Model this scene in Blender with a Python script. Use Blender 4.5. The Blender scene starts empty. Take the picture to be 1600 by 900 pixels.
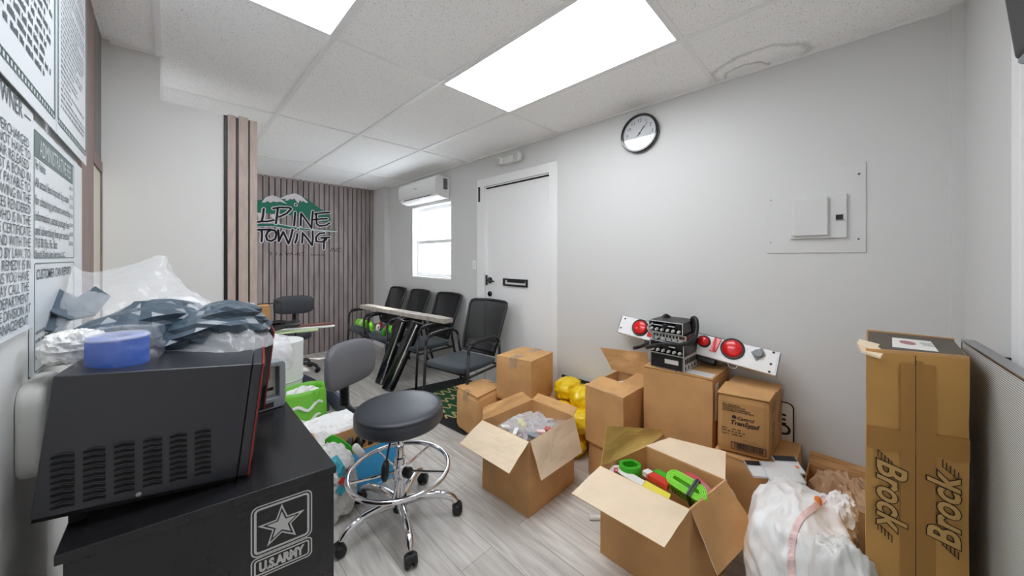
import bpy, math, random
from mathutils import Vector, noise, Matrix
random.seed(7)
scene = bpy.context.scene
col = scene.collection
PI = math.pi
# ------------------------------------------------------------------ camera, world, exposure
TH = 0.7921; CH = 1.38; FP = 528.0; YH = 402.0
C_, S_ = math.cos(TH), math.sin(TH)
cam_d = bpy.data.cameras.new('camera'); cam = bpy.data.objects.new('camera', cam_d); col.objects.link(cam)
cam.location = (0, 0, CH); cam.rotation_euler = (PI/2, 0, -TH)
cam_d.sensor_width = 36; cam_d.lens = 36*FP/1600; cam_d.shift_y = -(450-YH)/1600
cam_d.clip_start = 0.02
scene.camera = cam
w = bpy.data.worlds.new('world'); scene.world = w; w.use_nodes = True
w.node_tree.nodes['Background'].inputs[0].default_value = (0.86, 0.93, 1.0, 1)
w.node_tree.nodes['Background'].inputs[1].default_value = 9.0
scene.view_settings.view_transform = 'Standard'
scene.view_settings.look = 'None'
scene.view_settings.exposure = 0.40
scene.view_settings.gamma = 1.0
scene.view_settings.use_curve_mapping = False
PANEL_STRENGTH = 6.6
try:
    scene.cycles.max_bounces = 20; scene.cycles.diffuse_bounces = 16; scene.cycles.transparent_max_bounces = 16
    scene.cycles.caustics_reflective = False; scene.cycles.caustics_refractive = False
except Exception: pass

# ------------------------------------------------------------------ measuring helpers
def ray(px, py):
    u = (px-800)/FP
    return Vector((C_*u+S_, -S_*u+C_, (YH-py)/FP))
O3 = Vector((0, 0, CH))
def onZ(px, py, z):
    d = ray(px, py); return O3 + d*((z-CH)/d.z)
def onX(px, py, X):
    d = ray(px, py); return O3 + d*(X/d.x)
def onY(px, py, Y):
    d = ray(px, py); return O3 + d*(Y/d.y)
def onT(px, py, t):
    return O3 + ray(px, py)*t

# ------------------------------------------------------------------ materials
def lin(c):
    return tuple(((x/255)/12.92 if x/255 <= 0.04045 else ((x/255+0.055)/1.055)**2.4) for x in c)
MATS = {}
def mat(name, rgb, rough=0.6, metal=0.0, spec=0.5, bump=0.0, bscale=200, var=0.0, vscale=8, stretch=(1, 1, 1), alpha=1.0, trans=0.0, emit=None, coat=0.0, sheen=0.0):
    if name in MATS: return MATS[name]
    m = bpy.data.materials.new(name); m.use_nodes = True
    nt = m.node_tree; b = nt.nodes['Principled BSDF']
    c = lin(rgb)
    b.inputs['Base Color'].default_value = (*c, 1)
    b.inputs['Roughness'].default_value = rough; b.inputs['Metallic'].default_value = metal
    b.inputs['Specular IOR Level'].default_value = spec
    b.inputs['Coat Weight'].default_value = coat
    b.inputs['Transmission Weight'].default_value = trans
    b.inputs['Alpha'].default_value = alpha
    if sheen: b.inputs['Sheen Weight'].default_value = sheen
    if emit:
        b.inputs['Emission Color'].default_value = (*lin(emit[0]), 1); b.inputs['Emission Strength'].default_value = emit[1]
    if var or bump:
        tc = nt.nodes.new('ShaderNodeTexCoord'); mp = nt.nodes.new('ShaderNodeMapping')
        mp.inputs['Scale'].default_value = stretch
        nt.links.new(tc.outputs['Object'], mp.inputs['Vector'])
    if var:
        n = nt.nodes.new('ShaderNodeTexNoise'); n.inputs['Scale'].default_value = vscale; n.inputs['Detail'].default_value = 6
        r = nt.nodes.new('ShaderNodeValToRGB')
        r.color_ramp.elements[0].position = 0.3; r.color_ramp.elements[1].position = 0.7
        r.color_ramp.elements[0].color = (*[x*(1-var) for x in c], 1)
        r.color_ramp.elements[1].color = (*[min(1, x*(1+var)) for x in c], 1)
        nt.links.new(mp.outputs[0], n.inputs['Vector']); nt.links.new(n.outputs['Fac'], r.inputs[0]); nt.links.new(r.outputs[0], b.inputs['Base Color'])
    if bump:
        n2 = nt.nodes.new('ShaderNodeTexNoise'); n2.inputs['Scale'].default_value = bscale; n2.inputs['Detail'].default_value = 4
        bp = nt.nodes.new('ShaderNodeBump'); bp.inputs['Strength'].default_value = bump; bp.inputs['Distance'].default_value = 0.01
        nt.links.new(mp.outputs[0], n2.inputs['Vector']); nt.links.new(n2.outputs['Fac'], bp.inputs['Height']); nt.links.new(bp.outputs[0], b.inputs['Normal'])
    MATS[name] = m; return m

M_wall = mat('painted_wall', (214, 214, 213), 0.55, bump=0.06, bscale=60)
M_wall2 = mat('painted_wall_board', (216, 216, 215), 0.5, bump=0.05, bscale=40)
M_white = mat('white_paint', (240, 240, 240), 0.4)
M_part = mat('partition_paint', (228, 228, 226), 0.6, bump=0.05, bscale=50)
M_grid = mat('ceiling_grid_metal', (240, 240, 240), 0.45)
M_slat = mat('grey_wood_slat', (150, 138, 137), 0.55, var=0.22, vscale=3, stretch=(6, 6, 1), bump=0.1, bscale=80)
M_slat2 = mat('light_wood_slat', (186, 168, 158), 0.55, var=0.14, vscale=9, stretch=(4, 4, 1), bump=0.08, bscale=80)
M_felt = mat('black_felt', (22, 21, 24), 0.9)
M_brown = mat('brown_wood_post', (134, 112, 106), 0.5, var=0.2, vscale=6, stretch=(8, 8, 1))
M_card = mat('cardboard', (204, 158, 106), 0.72, spec=0.3, var=0.13, vscale=5, bump=0.05, bscale=40)
M_card_lit = mat('cardboard_lit', (232, 212, 184), 0.8, spec=0.2, var=0.05, vscale=7, bump=0.03, bscale=30)  # paler copy of the cardboard: light falling on the flaps is in the colour
M_card_olive = mat('cardboard_inner_olive', (190, 160, 92), 0.8, spec=0.2, var=0.10, vscale=7)
M_card_or = mat('cardboard_orange', (196, 150, 84), 0.6, spec=0.35, var=0.08, vscale=6, bump=0.04, bscale=40)
M_tape = mat('parcel_tape', (188, 138, 70), 0.28, spec=0.6, alpha=0.7)
M_tapec = mat('clear_tape', (205, 180, 145), 0.18, spec=0.7, alpha=0.45)
M_ink = mat('dark_print', (50, 34, 30), 0.7)
M_black = mat('black_plastic', (26, 26, 28), 0.4, bump=0.03, bscale=400)
M_blackgl = mat('gloss_black', (14, 14, 16), 0.12, coat=0.6)
M_blackmt = mat('black_metal', (30, 30, 33), 0.42)
M_desk = mat('black_painted_wood', (30, 30, 33), 0.22, var=0.35, vscale=4, stretch=(1, 9, 1), bump=0.06, bscale=60)
M_mw = mat('microwave_case', (44, 45, 51), 0.3, spec=0.6)
M_void = mat('dark_void', (6, 6, 7), 0.9)
M_red = mat('dark_red_trim', (140, 34, 26), 0.3)
M_chrome = mat('chrome', (225, 225, 228), 0.07, metal=1.0)
M_steel = mat('brushed_steel', (170, 172, 176), 0.3, metal=1.0)
M_vinyl = mat('black_vinyl', (58, 61, 68), 0.40, bump=0.08, bscale=220)
M_greyback = mat('grey_vinyl_back', (106, 108, 114), 0.5, bump=0.04, bscale=220)
M_fabric = mat('dark_seat_fabric', (46, 56, 64), 0.85, bump=0.2, bscale=500, sheen=0.2)
M_mesh = mat('chair_mesh', (26, 27, 30), 0.8, alpha=0.66)
M_greyp = mat('grey_plastic', (138, 145, 150), 0.42)
M_cloud = mat('frosted_plastic', (232, 234, 238), 0.25, spec=0.6, alpha=0.40)
M_clear = mat('clear_film', (240, 242, 246), 0.12, spec=0.8, alpha=0.17)
M_clear2 = mat('thin_clear_film', (240, 242, 246), 0.1, spec=0.8, alpha=0.10)
M_bagw = mat('white_bag', (240, 240, 240), 0.35, spec=0.5)
M_bagw2 = mat('white_bag_thin', (236, 236, 234), 0.3, spec=0.6, alpha=0.88)
M_pink = mat('pale_pink_strip', (236, 205, 202), 0.35)
M_orange = mat('orange_tie', (240, 132, 52), 0.4)
M_slate = mat('slate_sheet', (68, 84, 97), 0.28, spec=0.6)
M_blue = mat('blue_roll', (0, 84, 190), 0.55, spec=.25)
M_yellow = mat('yellow_plastic', (242, 206, 24), 0.22, spec=0.6, bump=0.2, bscale=25)
M_lime = mat('lime_strap', (136, 226, 40), 0.5, bump=0.1, bscale=300)
M_green = mat('green_strap', (60, 178, 30), 0.5, bump=0.1, bscale=300)
M_greenbag = mat('green_bag', (118, 198, 60), 0.4)
M_redp = mat('red_pack', (214, 60, 48), 0.35)
M_pinkred = mat('rose_pack', (198, 84, 92), 0.3)
M_yellowst = mat('yellow_strap', (238, 226, 80), 0.5)
M_labelw = mat('paper_label', (228, 228, 224), 0.6)
M_paper = mat('kraft_paper', (196, 160, 126), 0.8)
M_sky = mat('sky_blue_sheet', (52, 150, 205), 0.4)
M_turq = mat('turquoise_print', (60, 175, 195), 0.4)
M_lens = mat('red_lens', (222, 18, 22), 0.2, spec=0.5, coat=0.3)
M_bluegrey = mat('blue_grey_plastic', (92, 97, 116), 0.45)
M_weather = mat('weathered_timber', (178, 170, 160), 0.7, var=0.25, vscale=10, stretch=(8, 1, 1), bump=0.2, bscale=60)
M_beige = mat('beige_plastic', (226, 226, 222), 0.35)
M_sign = mat('sign_board', (214, 219, 224), 0.3)
M_signink = mat('sign_ink', (84, 92, 98), 0.6)
M_signhdr = mat('sign_header', (98, 114, 114), 0.5)
M_dgreen = mat('logo_green', (14, 112, 88), 0.45)
M_snow = mat('logo_snow', (214, 208, 212), 0.5)
M_logow = mat('logo_white', (216, 212, 216), 0.5)
M_silver = mat('silver_print', (196, 196, 196), 0.4)
M_mat = mat('rubber_mat', (34, 36, 38), 0.8, bump=0.2, bscale=300)
M_matg = mat('mat_green', (30, 88, 52), 0.9)
M_matgold = mat('mat_gold', (206, 190, 128), 0.9)
M_emit = mat('light_diffuser', (255, 255, 255), 0.5, emit=((246, 250, 255), PANEL_STRENGTH))
M_glass = mat('window_glass', (235, 245, 250), 0.02, alpha=0.12, spec=0.5)
M_cream = mat('cream_paint', (218, 214, 200), 0.5)
M_tv = mat('dark_grey_case', (82, 83, 84), 0.5)

# ceiling tile with specks and a ring stain
def ceiling_mat():
    m = bpy.data.materials.new('ceiling_tile'); m.use_nodes = True; nt = m.node_tree; b = nt.nodes['Principled BSDF']
    b.inputs['Roughness'].default_value = 0.9; b.inputs['Specular IOR Level'].default_value = 0.1
    tc = nt.nodes.new('ShaderNodeTexCoord')
    n = nt.nodes.new('ShaderNodeTexNoise'); n.inputs['Scale'].default_value = 190; n.inputs['Detail'].default_value = 2
    nt.links.new(tc.outputs['Object'], n.inputs['Vector'])
    r = nt.nodes.new('ShaderNodeValToRGB'); e = r.color_ramp.elements
    e[0].position = 0.29; e[0].color = (*lin((168, 168, 168)), 1); e[1].position = 0.37; e[1].color = (*lin((252, 252, 252)), 1)
    nt.links.new(n.outputs['Fac'], r.inputs[0])
    last = r.outputs[0]
    wn = nt.nodes.new('ShaderNodeTexNoise'); wn.inputs['Scale'].default_value = 14; wn.inputs['Detail'].default_value = 5
    nt.links.new(tc.outputs['Object'], wn.inputs['Vector'])
    for (cx, cy, rad, thick, amt) in ((2.33, .355, .215, .030, .6), (2.37, .42, .105, .016, .8)):
        sub = nt.nodes.new('ShaderNodeVectorMath'); sub.operation = 'SUBTRACT'; sub.inputs[1].default_value = (cx, cy, 0)
        nt.links.new(tc.outputs['Object'], sub.inputs[0])
        sc = nt.nodes.new('ShaderNodeVectorMath'); sc.operation = 'MULTIPLY'; sc.inputs[1].default_value = (1.25, 1, 0)
        nt.links.new(sub.outputs[0], sc.inputs[0])
        ln = nt.nodes.new('ShaderNodeVectorMath'); ln.operation = 'LENGTH'; nt.links.new(sc.outputs[0], ln.inputs[0])
        ad = nt.nodes.new('ShaderNodeMath'); ad.operation = 'MULTIPLY_ADD'; ad.inputs[1].default_value = 0.10
        nt.links.new(wn.outputs['Fac'], ad.inputs[0]); nt.links.new(ln.outputs['Value'], ad.inputs[2])
        s2 = nt.nodes.new('ShaderNodeMath'); s2.operation = 'SUBTRACT'; s2.inputs[1].default_value = rad+.05; nt.links.new(ad.outputs[0], s2.inputs[0])
        ab = nt.nodes.new('ShaderNodeMath'); ab.operation = 'ABSOLUTE'; nt.links.new(s2.outputs[0], ab.inputs[0])
        mr = nt.nodes.new('ShaderNodeMapRange'); mr.inputs['From Min'].default_value = 0; mr.inputs['From Max'].default_value = thick
        mr.inputs['To Min'].default_value = amt; mr.inputs['To Max'].default_value = 0; nt.links.new(ab.outputs[0], mr.inputs[0])
        ns = nt.nodes.new('ShaderNodeTexNoise'); ns.inputs['Scale'].default_value = 120
        nt.links.new(tc.outputs['Object'], ns.inputs['Vector'])
        mu = nt.nodes.new('ShaderNodeMath'); mu.operation = 'MULTIPLY'; nt.links.new(mr.outputs[0], mu.inputs[0]); nt.links.new(ns.outputs['Fac'], mu.inputs[1])
        mx = nt.nodes.new('ShaderNodeMix'); mx.data_type = 'RGBA'; mx.inputs['B'].default_value = (*lin((92, 90, 86)), 1)
        nt.links.new(mu.outputs[0], mx.inputs['Factor']); nt.links.new(last, mx.inputs['A']); last = mx.outputs['Result']
    nt.links.new(last, b.inputs['Base Color'])
    bp = nt.nodes.new('ShaderNodeBump'); bp.inputs['Strength'].default_value = 0.25; bp.inputs['Distance'].default_value = 0.004
    nt.links.new(n.outputs['Fac'], bp.inputs['Height']); nt.links.new(bp.outputs[0], b.inputs['Normal'])
    return m
def floor_mat():
    m = bpy.data.materials.new('vinyl_planks'); m.use_nodes = True; nt = m.node_tree; b = nt.nodes['Principled BSDF']
    b.inputs['Roughness'].default_value = 0.38; b.inputs['Specular IOR Level'].default_value = 0.4
    tc = nt.nodes.new('ShaderNodeTexCoord'); mp = nt.nodes.new('ShaderNodeMapping'); mp.inputs['Rotation'].default_value = (0, 0, PI/2)
    nt.links.new(tc.outputs['Object'], mp.inputs['Vector'])
    br = nt.nodes.new('ShaderNodeTexBrick'); br.inputs['Scale'].default_value = 1; br.inputs['Brick Width'].default_value = 1.2; br.inputs['Row Height'].default_value = 0.18
    br.inputs['Mortar Size'].default_value = 0.0012; br.inputs['Color1'].default_value = (*lin((222, 219, 214)), 1); br.inputs['Color2'].default_value = (*lin((196, 192, 187)), 1)
    br.inputs['Mortar'].default_value = (*lin((140, 134, 128)), 1); br.offset = 0.37
    nt.links.new(mp.outputs[0], br.inputs['Vector'])
    mp2 = nt.nodes.new('ShaderNodeMapping'); mp2.inputs['Scale'].default_value = (9, 0.8, 1); nt.links.new(tc.outputs['Object'], mp2.inputs['Vector'])
    n = nt.nodes.new('ShaderNodeTexNoise'); n.inputs['Scale'].default_value = 4; n.inputs['Detail'].default_value = 9; n.inputs['Distortion'].default_value = 0.9
    nt.links.new(mp2.outputs[0], n.inputs['Vector'])
    r = nt.nodes.new('ShaderNodeValToRGB'); e = r.color_ramp.elements
    e[0].position = 0.3; e[0].color = (0.72, 0.705, 0.69, 1); e[1].position = 0.72; e[1].color = (1.13, 1.13, 1.125, 1)
    nt.links.new(n.outputs['Fac'], r.inputs[0])
    mx = nt.nodes.new('ShaderNodeMix'); mx.data_type = 'RGBA'; mx.blend_type = 'MULTIPLY'; mx.inputs['Factor'].default_value = 1
    nt.links.new(br.outputs['Color'], mx.inputs['A']); nt.links.new(r.outputs[0], mx.inputs['B']); nt.links.new(mx.outputs['Result'], b.inputs['Base Color'])
    return m
M_ceil = ceiling_mat(); M_floor = floor_mat()

# ------------------------------------------------------------------ mesh building
def frame(o, u, v=(0, 0, 1)):
    o = Vector(o); u = Vector(u).normalized(); v = Vector(v); v = (v-u*v.dot(u)).normalized(); return (o, u, v, u.cross(v))
class MB:
    def __init__(s): s.v = []; s.f = []; s.m = []
    def add(s, vs, fs, mi=0):
        k = len(s.v); s.v += [Vector(a) for a in vs]; s.f += [[k+i for i in f] for f in fs]; s.m += [mi]*len(fs); return s
    def hexa(s, c, mi=0):        # 4 bottom, 4 top corners
        return s.add(c, [(3, 2, 1, 0), (4, 5, 6, 7), (0, 1, 5, 4), (1, 2, 6, 5), (2, 3, 7, 6), (3, 0, 4, 7)], mi)
    def box(s, x0, x1, y0, y1, z0, z1, mi=0):
        return s.hexa([(x0, y0, z0), (x1, y0, z0), (x1, y1, z0), (x0, y1, z0), (x0, y0, z1), (x1, y0, z1), (x1, y1, z1), (x0, y1, z1)], mi)
    def fbox(s, fr, a0, a1, b0, b1, d0, d1, mi=0):
        o, u, v, n = fr
        return s.hexa([o+u*a+v*b+n*d for d in (d0, d1) for a, b in ((a0, b0), (a1, b0), (a1, b1), (a0, b1))], mi)
    def prism(s, fr, poly, d0, d1, mi=0):
        o, u, v, n = fr; k = len(poly)
        ar = sum(poly[i][0]*poly[(i+1) % k][1]-poly[(i+1) % k][0]*poly[i][1] for i in range(k))
        if ar < 0: poly = poly[::-1]
        vs = [o+u*a+v*b+n*d0 for a, b in poly]+[o+u*a+v*b+n*d1 for a, b in poly]
        return s.add(vs, [tuple(range(k))[::-1], tuple(range(k, 2*k))]+[(i, (i+1) % k, k+(i+1) % k, k+i) for i in range(k)], mi)
    def ring(s, fr, outer, inner, d0, d1, mi=0):   # frame-like solid between two loops of the same length
        o, u, v, n = fr; k = len(outer)
        P = lambda p, d: o+u*p[0]+v*p[1]+n*d
        vs = [P(p, d0) for p in outer]+[P(p, d0) for p in inner]+[P(p, d1) for p in outer]+[P(p, d1) for p in inner]
        fs = []
        for i in range(k):
            j = (i+1) % k
            fs += [(2*k+i, 2*k+j, 3*k+j, 3*k+i), (i, k+i, k+j, j), (i, j, 2*k+j, 2*k+i), (k+j, k+i, 3*k+i, 3*k+j)]
        return s.add(vs, fs, mi)
    def tube(s, pts, r, n=10, closed=False, mi=0):
        pts = [Vector(p) for p in pts]; N = len(pts); rs = r if isinstance(r, (list, tuple)) else [r]*N
        vs = []; prev = None
        for i, p in enumerate(pts):
            if closed: t = pts[(i+1) % N]-pts[i-1]
            else: t = pts[min(i+1, N-1)]-pts[max(i-1, 0)]
            t.normalize()
            a = prev if prev is not None else (Vector((0, 0, 1)) if abs(t.z) < .9 else Vector((1, 0, 0)))
            a = (a-t*a.dot(t)).normalized(); prev = a; bb = t.cross(a)
            vs += [p+(a*math.cos(2*PI*k/n)+bb*math.sin(2*PI*k/n))*rs[i] for k in range(n)]
        fs = []
        for i in range(N if closed else N-1):
            j = (i+1) % N
            fs += [(i*n+k, i*n+(k+1) % n, j*n+(k+1) % n, j*n+k) for k in range(n)]
        if not closed: fs += [tuple(range(n))[::-1], tuple((N-1)*n+k for k in range(n))]
        return s.add(vs, fs, mi)
    def lathe(s, prof, c=(0, 0, 0), axis=(0, 0, 1), n=32, mi=0, sx=1, sy=1):
        ax = Vector(axis).normalized(); a = Vector((1, 0, 0)) if abs(ax.x) < .9 else Vector((0, 1, 0)); a = (a-ax*a.dot(ax)).normalized(); b = ax.cross(a); c = Vector(c)
        vs = []
        for r, z in prof:
            vs += [c+ax*z+(a*math.cos(2*PI*k/n)*sx+b*math.sin(2*PI*k/n)*sy)*r for k in range(n)]
        m = len(prof)
        fs = [(i*n+k, i*n+(k+1) % n, (i+1)*n+(k+1) % n, (i+1)*n+k) for i in range(m-1) for k in range(n)]
        fs += [tuple(range(n))[::-1], tuple((m-1)*n+k for k in range(n))]
        return s.add(vs, fs, mi)
    def grid(s, fn, nu, nv, mi=0):
        vs = [fn(i/nu, j/nv) for j in range(nv+1) for i in range(nu+1)]
        return s.add(vs, [(j*(nu+1)+i, j*(nu+1)+i+1, (j+1)*(nu+1)+i+1, (j+1)*(nu+1)+i) for j in range(nv) for i in range(nu)], mi)
    def soft(s, c, n=7, bulge=0.0, amp=0.0, seed=0, mi=0, rnd=0.0):      # subdivided hexahedron, dented like a used carton
        c = [Vector(a) for a in c]; cen = sum(c, Vector())/8; idx = {}
        def P(a, b, d):
            lo = c[0]*(1-a)*(1-b)+c[1]*a*(1-b)+c[2]*a*b+c[3]*(1-a)*b
            hi = c[4]*(1-a)*(1-b)+c[5]*a*(1-b)+c[6]*a*b+c[7]*(1-a)*b
            return lo*(1-d)+hi*d
        def key(a, b, d):
            if (a, b, d) not in idx:
                p = P(a/n, b/n, d/n)
                w_ = [4*(q/n)*(1-q/n) if 0 < q < n else 0 for q in (a, b, d)]
                k = sum(w_); ed = sum(1 for q in (a, b, d) if q in (0, n))
                if ed == 1: p = p+(p-cen).normalized()*bulge*(sorted(w_)[1]*sorted(w_)[2])
                if rnd and ed >= 2: p = p+(cen-p).normalized()*rnd*(ed-1)
                p = p+Vector((noise.noise(p*7+Vector((seed, 0, 0))), noise.noise(p*7+Vector((0, seed, 9))), noise.noise(p*7+Vector((5, 0, seed)))*.6))*amp
                s.v.append(p); idx[(a, b, d)] = len(s.v)-1
            return idx[(a, b, d)]
        for i in range(n):
            for j in range(n):
                Q = [((i, j, 0), (i, j+1, 0), (i+1, j+1, 0), (i+1, j, 0)), ((i, j, n), (i+1, j, n), (i+1, j+1, n), (i, j+1, n)),
                     ((i, 0, j), (i+1, 0, j), (i+1, 0, j+1), (i, 0, j+1)), ((i, n, j), (i, n, j+1), (i+1, n, j+1), (i+1, n, j)),
                     ((0, i, j), (0, i, j+1), (0, i+1, j+1), (0, i+1, j)), ((n, i, j), (n, i+1, j), (n, i+1, j+1), (n, i, j+1))]
                for q in Q: s.f.append([key(*k) for k in q]); s.m.append(mi)
        return s
    def build(s, name, mats, parent=None, smooth=False, bevel=0.0, segs=2, solid=0.0, sub=0):
        me = bpy.data.meshes.new(name); me.from_pydata([tuple(a) for a in s.v], [], s.f)
        ms = mats if isinstance(mats, (list, tuple)) else [mats]
        for m in ms: me.materials.append(m)
        for p, mi in zip(me.polygons, s.m): p.material_index = mi
        me.validate(); me.update()
        o = bpy.data.objects.new(name, me); col.objects.link(o)
        if parent is not None:
            o.parent = parent; o.location = -wloc(parent)
        if solid:
            md = o.modifiers.new('solid', 'SOLIDIFY'); md.thickness = solid; md.offset = 0
        if sub:
            md = o.modifiers.new('sub', 'SUBSURF'); md.levels = sub; md.render_levels = sub
        if bevel:
            md = o.modifiers.new('bevel', 'BEVEL'); md.width = bevel; md.segments = segs; md.limit_method = 'ANGLE'; md.angle_limit = 0.7
        if smooth:
            for p in me.polygons: p.use_smooth = True
        elif bevel:
            for p in me.polygons: p.use_smooth = True
            md = o.modifiers.new('wn', 'WEIGHTED_NORMAL'); md.keep_sharp = True
        return o
def wloc(o):
    l = Vector((0, 0, 0))
    while o is not None: l += o.location; o = o.parent
    return l
def tag(o, label=None, cat=None, group=None, kind=None):
    if label: o['label'] = label
    if cat: o['category'] = cat
    if group: o['group'] = group
    if kind: o['kind'] = kind
    return o
def thing(name, label, cat, loc=(0, 0, 0), group=None):
    o = bpy.data.objects.new(name, None); col.objects.link(o); o.empty_display_size = .1
    o.location = loc; return tag(o, label, cat, group)
def struct(o, label=None): return tag(o, label, None, None, 'structure')
def copy_tree(o, parent=None):
    c = o.copy(); col.objects.link(c); c.parent = parent
    for ch in list(o.children): copy_tree(ch, c)
    return c
def text(fr, s, size, x, y, name, m, parent, align='LEFT', rot=0, shear=0, depth=0.0006, offset=0, sx=1.0, space=1.0, lift=0.0003):
    cu = bpy.data.curves.new('t', 'FONT'); cu.body = s; cu.size = size; cu.align_x = align; cu.align_y = 'BOTTOM_BASELINE'
    cu.shear = shear; cu.offset = offset; cu.space_character = space; cu.extrude = 0; cu.resolution_u = 3
    to = bpy.data.objects.new('t', cu); col.objects.link(to)
    dg = bpy.context.evaluated_depsgraph_get(); dg.update()
    me = bpy.data.meshes.new_from_object(to.evaluated_get(dg)); bpy.data.objects.remove(to); bpy.data.curves.remove(cu)
    o3, u, v, n = fr; c, sn = math.cos(rot), math.sin(rot)
    mb = MB(); vs = []
    for q in me.vertices:
        a, b = q.co.x*sx, q.co.y
        vs.append(o3+u*(x+a*c-b*sn)+v*(y+a*sn+b*c)+n*(lift+depth))
    mb.add(vs, [tuple(p.vertices) for p in me.polygons]); bpy.data.meshes.remove(me)
    o = mb.build(name, m, parent); return o
def stroke(mb, fr, pts, wd, d0, d1, mi=0):       # round-ended ribbon along a polyline in a plane
    pts = [Vector((a, b)) for a, b in pts]
    for i in range(len(pts)-1):
        a, b = pts[i], pts[i+1]; t = b-a
        if t.length < 1e-6: continue
        ang = math.atan2(t.y, t.x); poly = []
        for k in range(7): th = ang+PI/2+PI*k/6; poly.append((a.x+math.cos(th)*wd/2, a.y+math.sin(th)*wd/2))
        for k in range(7): th = ang-PI/2+PI*k/6; poly.append((b.x+math.cos(th)*wd/2, b.y+math.sin(th)*wd/2))
        e = 0.00004*(i % 3)
        mb.prism(fr, poly, d0, d1+e, mi)
def rrect(x0, x1, y0, y1, r, n=5):
    out = []
    for cx, cy, a0 in ((x1-r, y1-r, 0), (x0+r, y1-r, PI/2), (x0+r, y0+r, PI), (x1-r, y0+r, 1.5*PI)):
        out += [(cx+r*math.cos(a0+PI/2*k/n), cy+r*math.sin(a0+PI/2*k/n)) for k in range(n+1)]
    return out
def smoothpath(pts, k=6):
    pts = [Vector(p) for p in pts]; out = []
    for i in range(len(pts)-1):
        p0 = pts[max(i-1, 0)]; p1 = pts[i]; p2 = pts[i+1]; p3 = pts[min(i+2, len(pts)-1)]
        for j in range(k):
            t = j/k
            out.append(.5*((2*p1)+(p2-p0)*t+(2*p0-5*p1+4*p2-p3)*t*t+(3*p1-p0-3*p2+p3)*t**3))
    out.append(pts[-1]); return out
def blob(c, size, amp=.15, seed=0, sc=3.0, res=40, flat=None, fn=None, ridge=True):
    """crumpled closed bag shape"""
    mb = MB(); c = Vector(c); vs = []; n = res; m = res//2
    for j in range(m+1):
        ph = PI*j/m
        for i in range(n):
            th = 2*PI*i/n
            d = Vector((math.sin(ph)*math.cos(th), math.sin(ph)*math.sin(th), math.cos(ph)))
            # rounded-box direction
            q = max(abs(d.x), abs(d.y), abs(d.z)); e = d*(0.72+0.28/q*0.9)
            k = 0
            sd = Vector((seed*3.1, seed*1.7, seed))
            if ridge:
                k = (1-abs(noise.noise(d*sc+sd))*2.2)*.5+(1-abs(noise.noise(d*sc*2.3+sd))*2.2)*.28+(1-abs(noise.noise(d*sc*5+sd))*2.2)*.14-.4
            else: k = noise.noise(d*sc+sd)
            p = Vector((e.x*size[0], e.y*size[1], e.z*size[2]))*(1+amp*k)
            if fn: p = fn(p, d)
            p = p+c
            if flat is not None and p.z < flat: p.z = flat+0.002*noise.noise(p*30)
            vs.append(p)
    fs = [(j*n+i, (j+1)*n+i, (j+1)*n+(i+1) % n, j*n+(i+1) % n) for j in range(m) for i in range(n)]
    mb.add(vs, fs); return mb

# ------------------------------------------------------------------ the room
CZ = CH+1.085; XW = 2.40; YB = 5.45; YF = -0.36; XL = -0.235; YP = 2.63
struct(MB().box(-2.0, 2.7, YF-.1, YB+.1, -0.06, 0).build('floor', M_floor), 'grey wood look vinyl plank floor')
struct(MB().box(-2.0, 2.7, YF-.1, YB+.1, CZ, CZ+.06).build('ceiling', M_ceil), 'white speckled drop ceiling tiles')
g = MB()
for x in (-.04, .57, 1.18, 1.79): g.box(x-.012, x+.012, YF, YB, CZ-.007, CZ)
for y in (.578, 1.787, 3.07, 4.41): g.box(-1.9, XW, y-.011, y+.011, CZ-.0065, CZ)
g.box(XW-.022, XW, YF, YB, CZ-.012, CZ)
g.box(.3, XW, YB-.022, YB, CZ-.012, CZ); g.box(-.21, -.02, YP-.02, YP, CZ-.012, CZ)
struct(g.build('ceiling_grid', M_grid), 'white metal ceiling grid')
# right wall with the door and the window openings
DY0, DY1, DZ = 1.885, 2.775, 2.14; WY0, WY1, WZ0, WZ1 = 3.40, 4.34, 1.10, 2.07
r = MB()
r.box(XW, XW+.14, YF-.1, DY0, 0, CZ); r.box(XW, XW+.14, DY0, DY1, DZ, CZ); r.box(XW, XW+.14, DY1, WY0, 0, CZ)
r.box(XW, XW+.14, WY0, WY1, 0, WZ0); r.box(XW, XW+.14, WY0, WY1, WZ1, CZ); r.box(XW, XW+.14, WY1, YB+.1, 0, CZ)
r.box(2.315, XW, 5.03, YB, 0, CZ)
r.box(XW-.012, XW, YF, 1.80, .0, CZ, 1)
r.box(XW-.03, XW, YF, YF+.035, .0, CZ, 1)
struct(r.build('wall_right', [M_wall, M_wall2]), 'pale grey painted wall')
struct(MB().box(-2.0, XW+.14, YF-.1, YF, 0, CZ).build('wall_front', M_wall))
# back wall with vertical slats
b = MB(); b.box(-2.0, XW, YB, YB+.1, 0, CZ)
b.box(-1.9, 2.315, YB-.010, YB, 0, CZ, 1)
x = 2.315
while x > -.3:
    b.box(x-.055, x, YB-.024, YB-.010, 0, CZ-.001, 2); x -= .0665
struct(b.build('wall_back', [M_wall, M_felt, M_slat], bevel=0), 'grey brown vertical slat wall with black gaps')
struct(MB().box(-2.0, -1.9, YP, YB, 0, CZ).build('wall_left_rear', M_wall))
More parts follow.
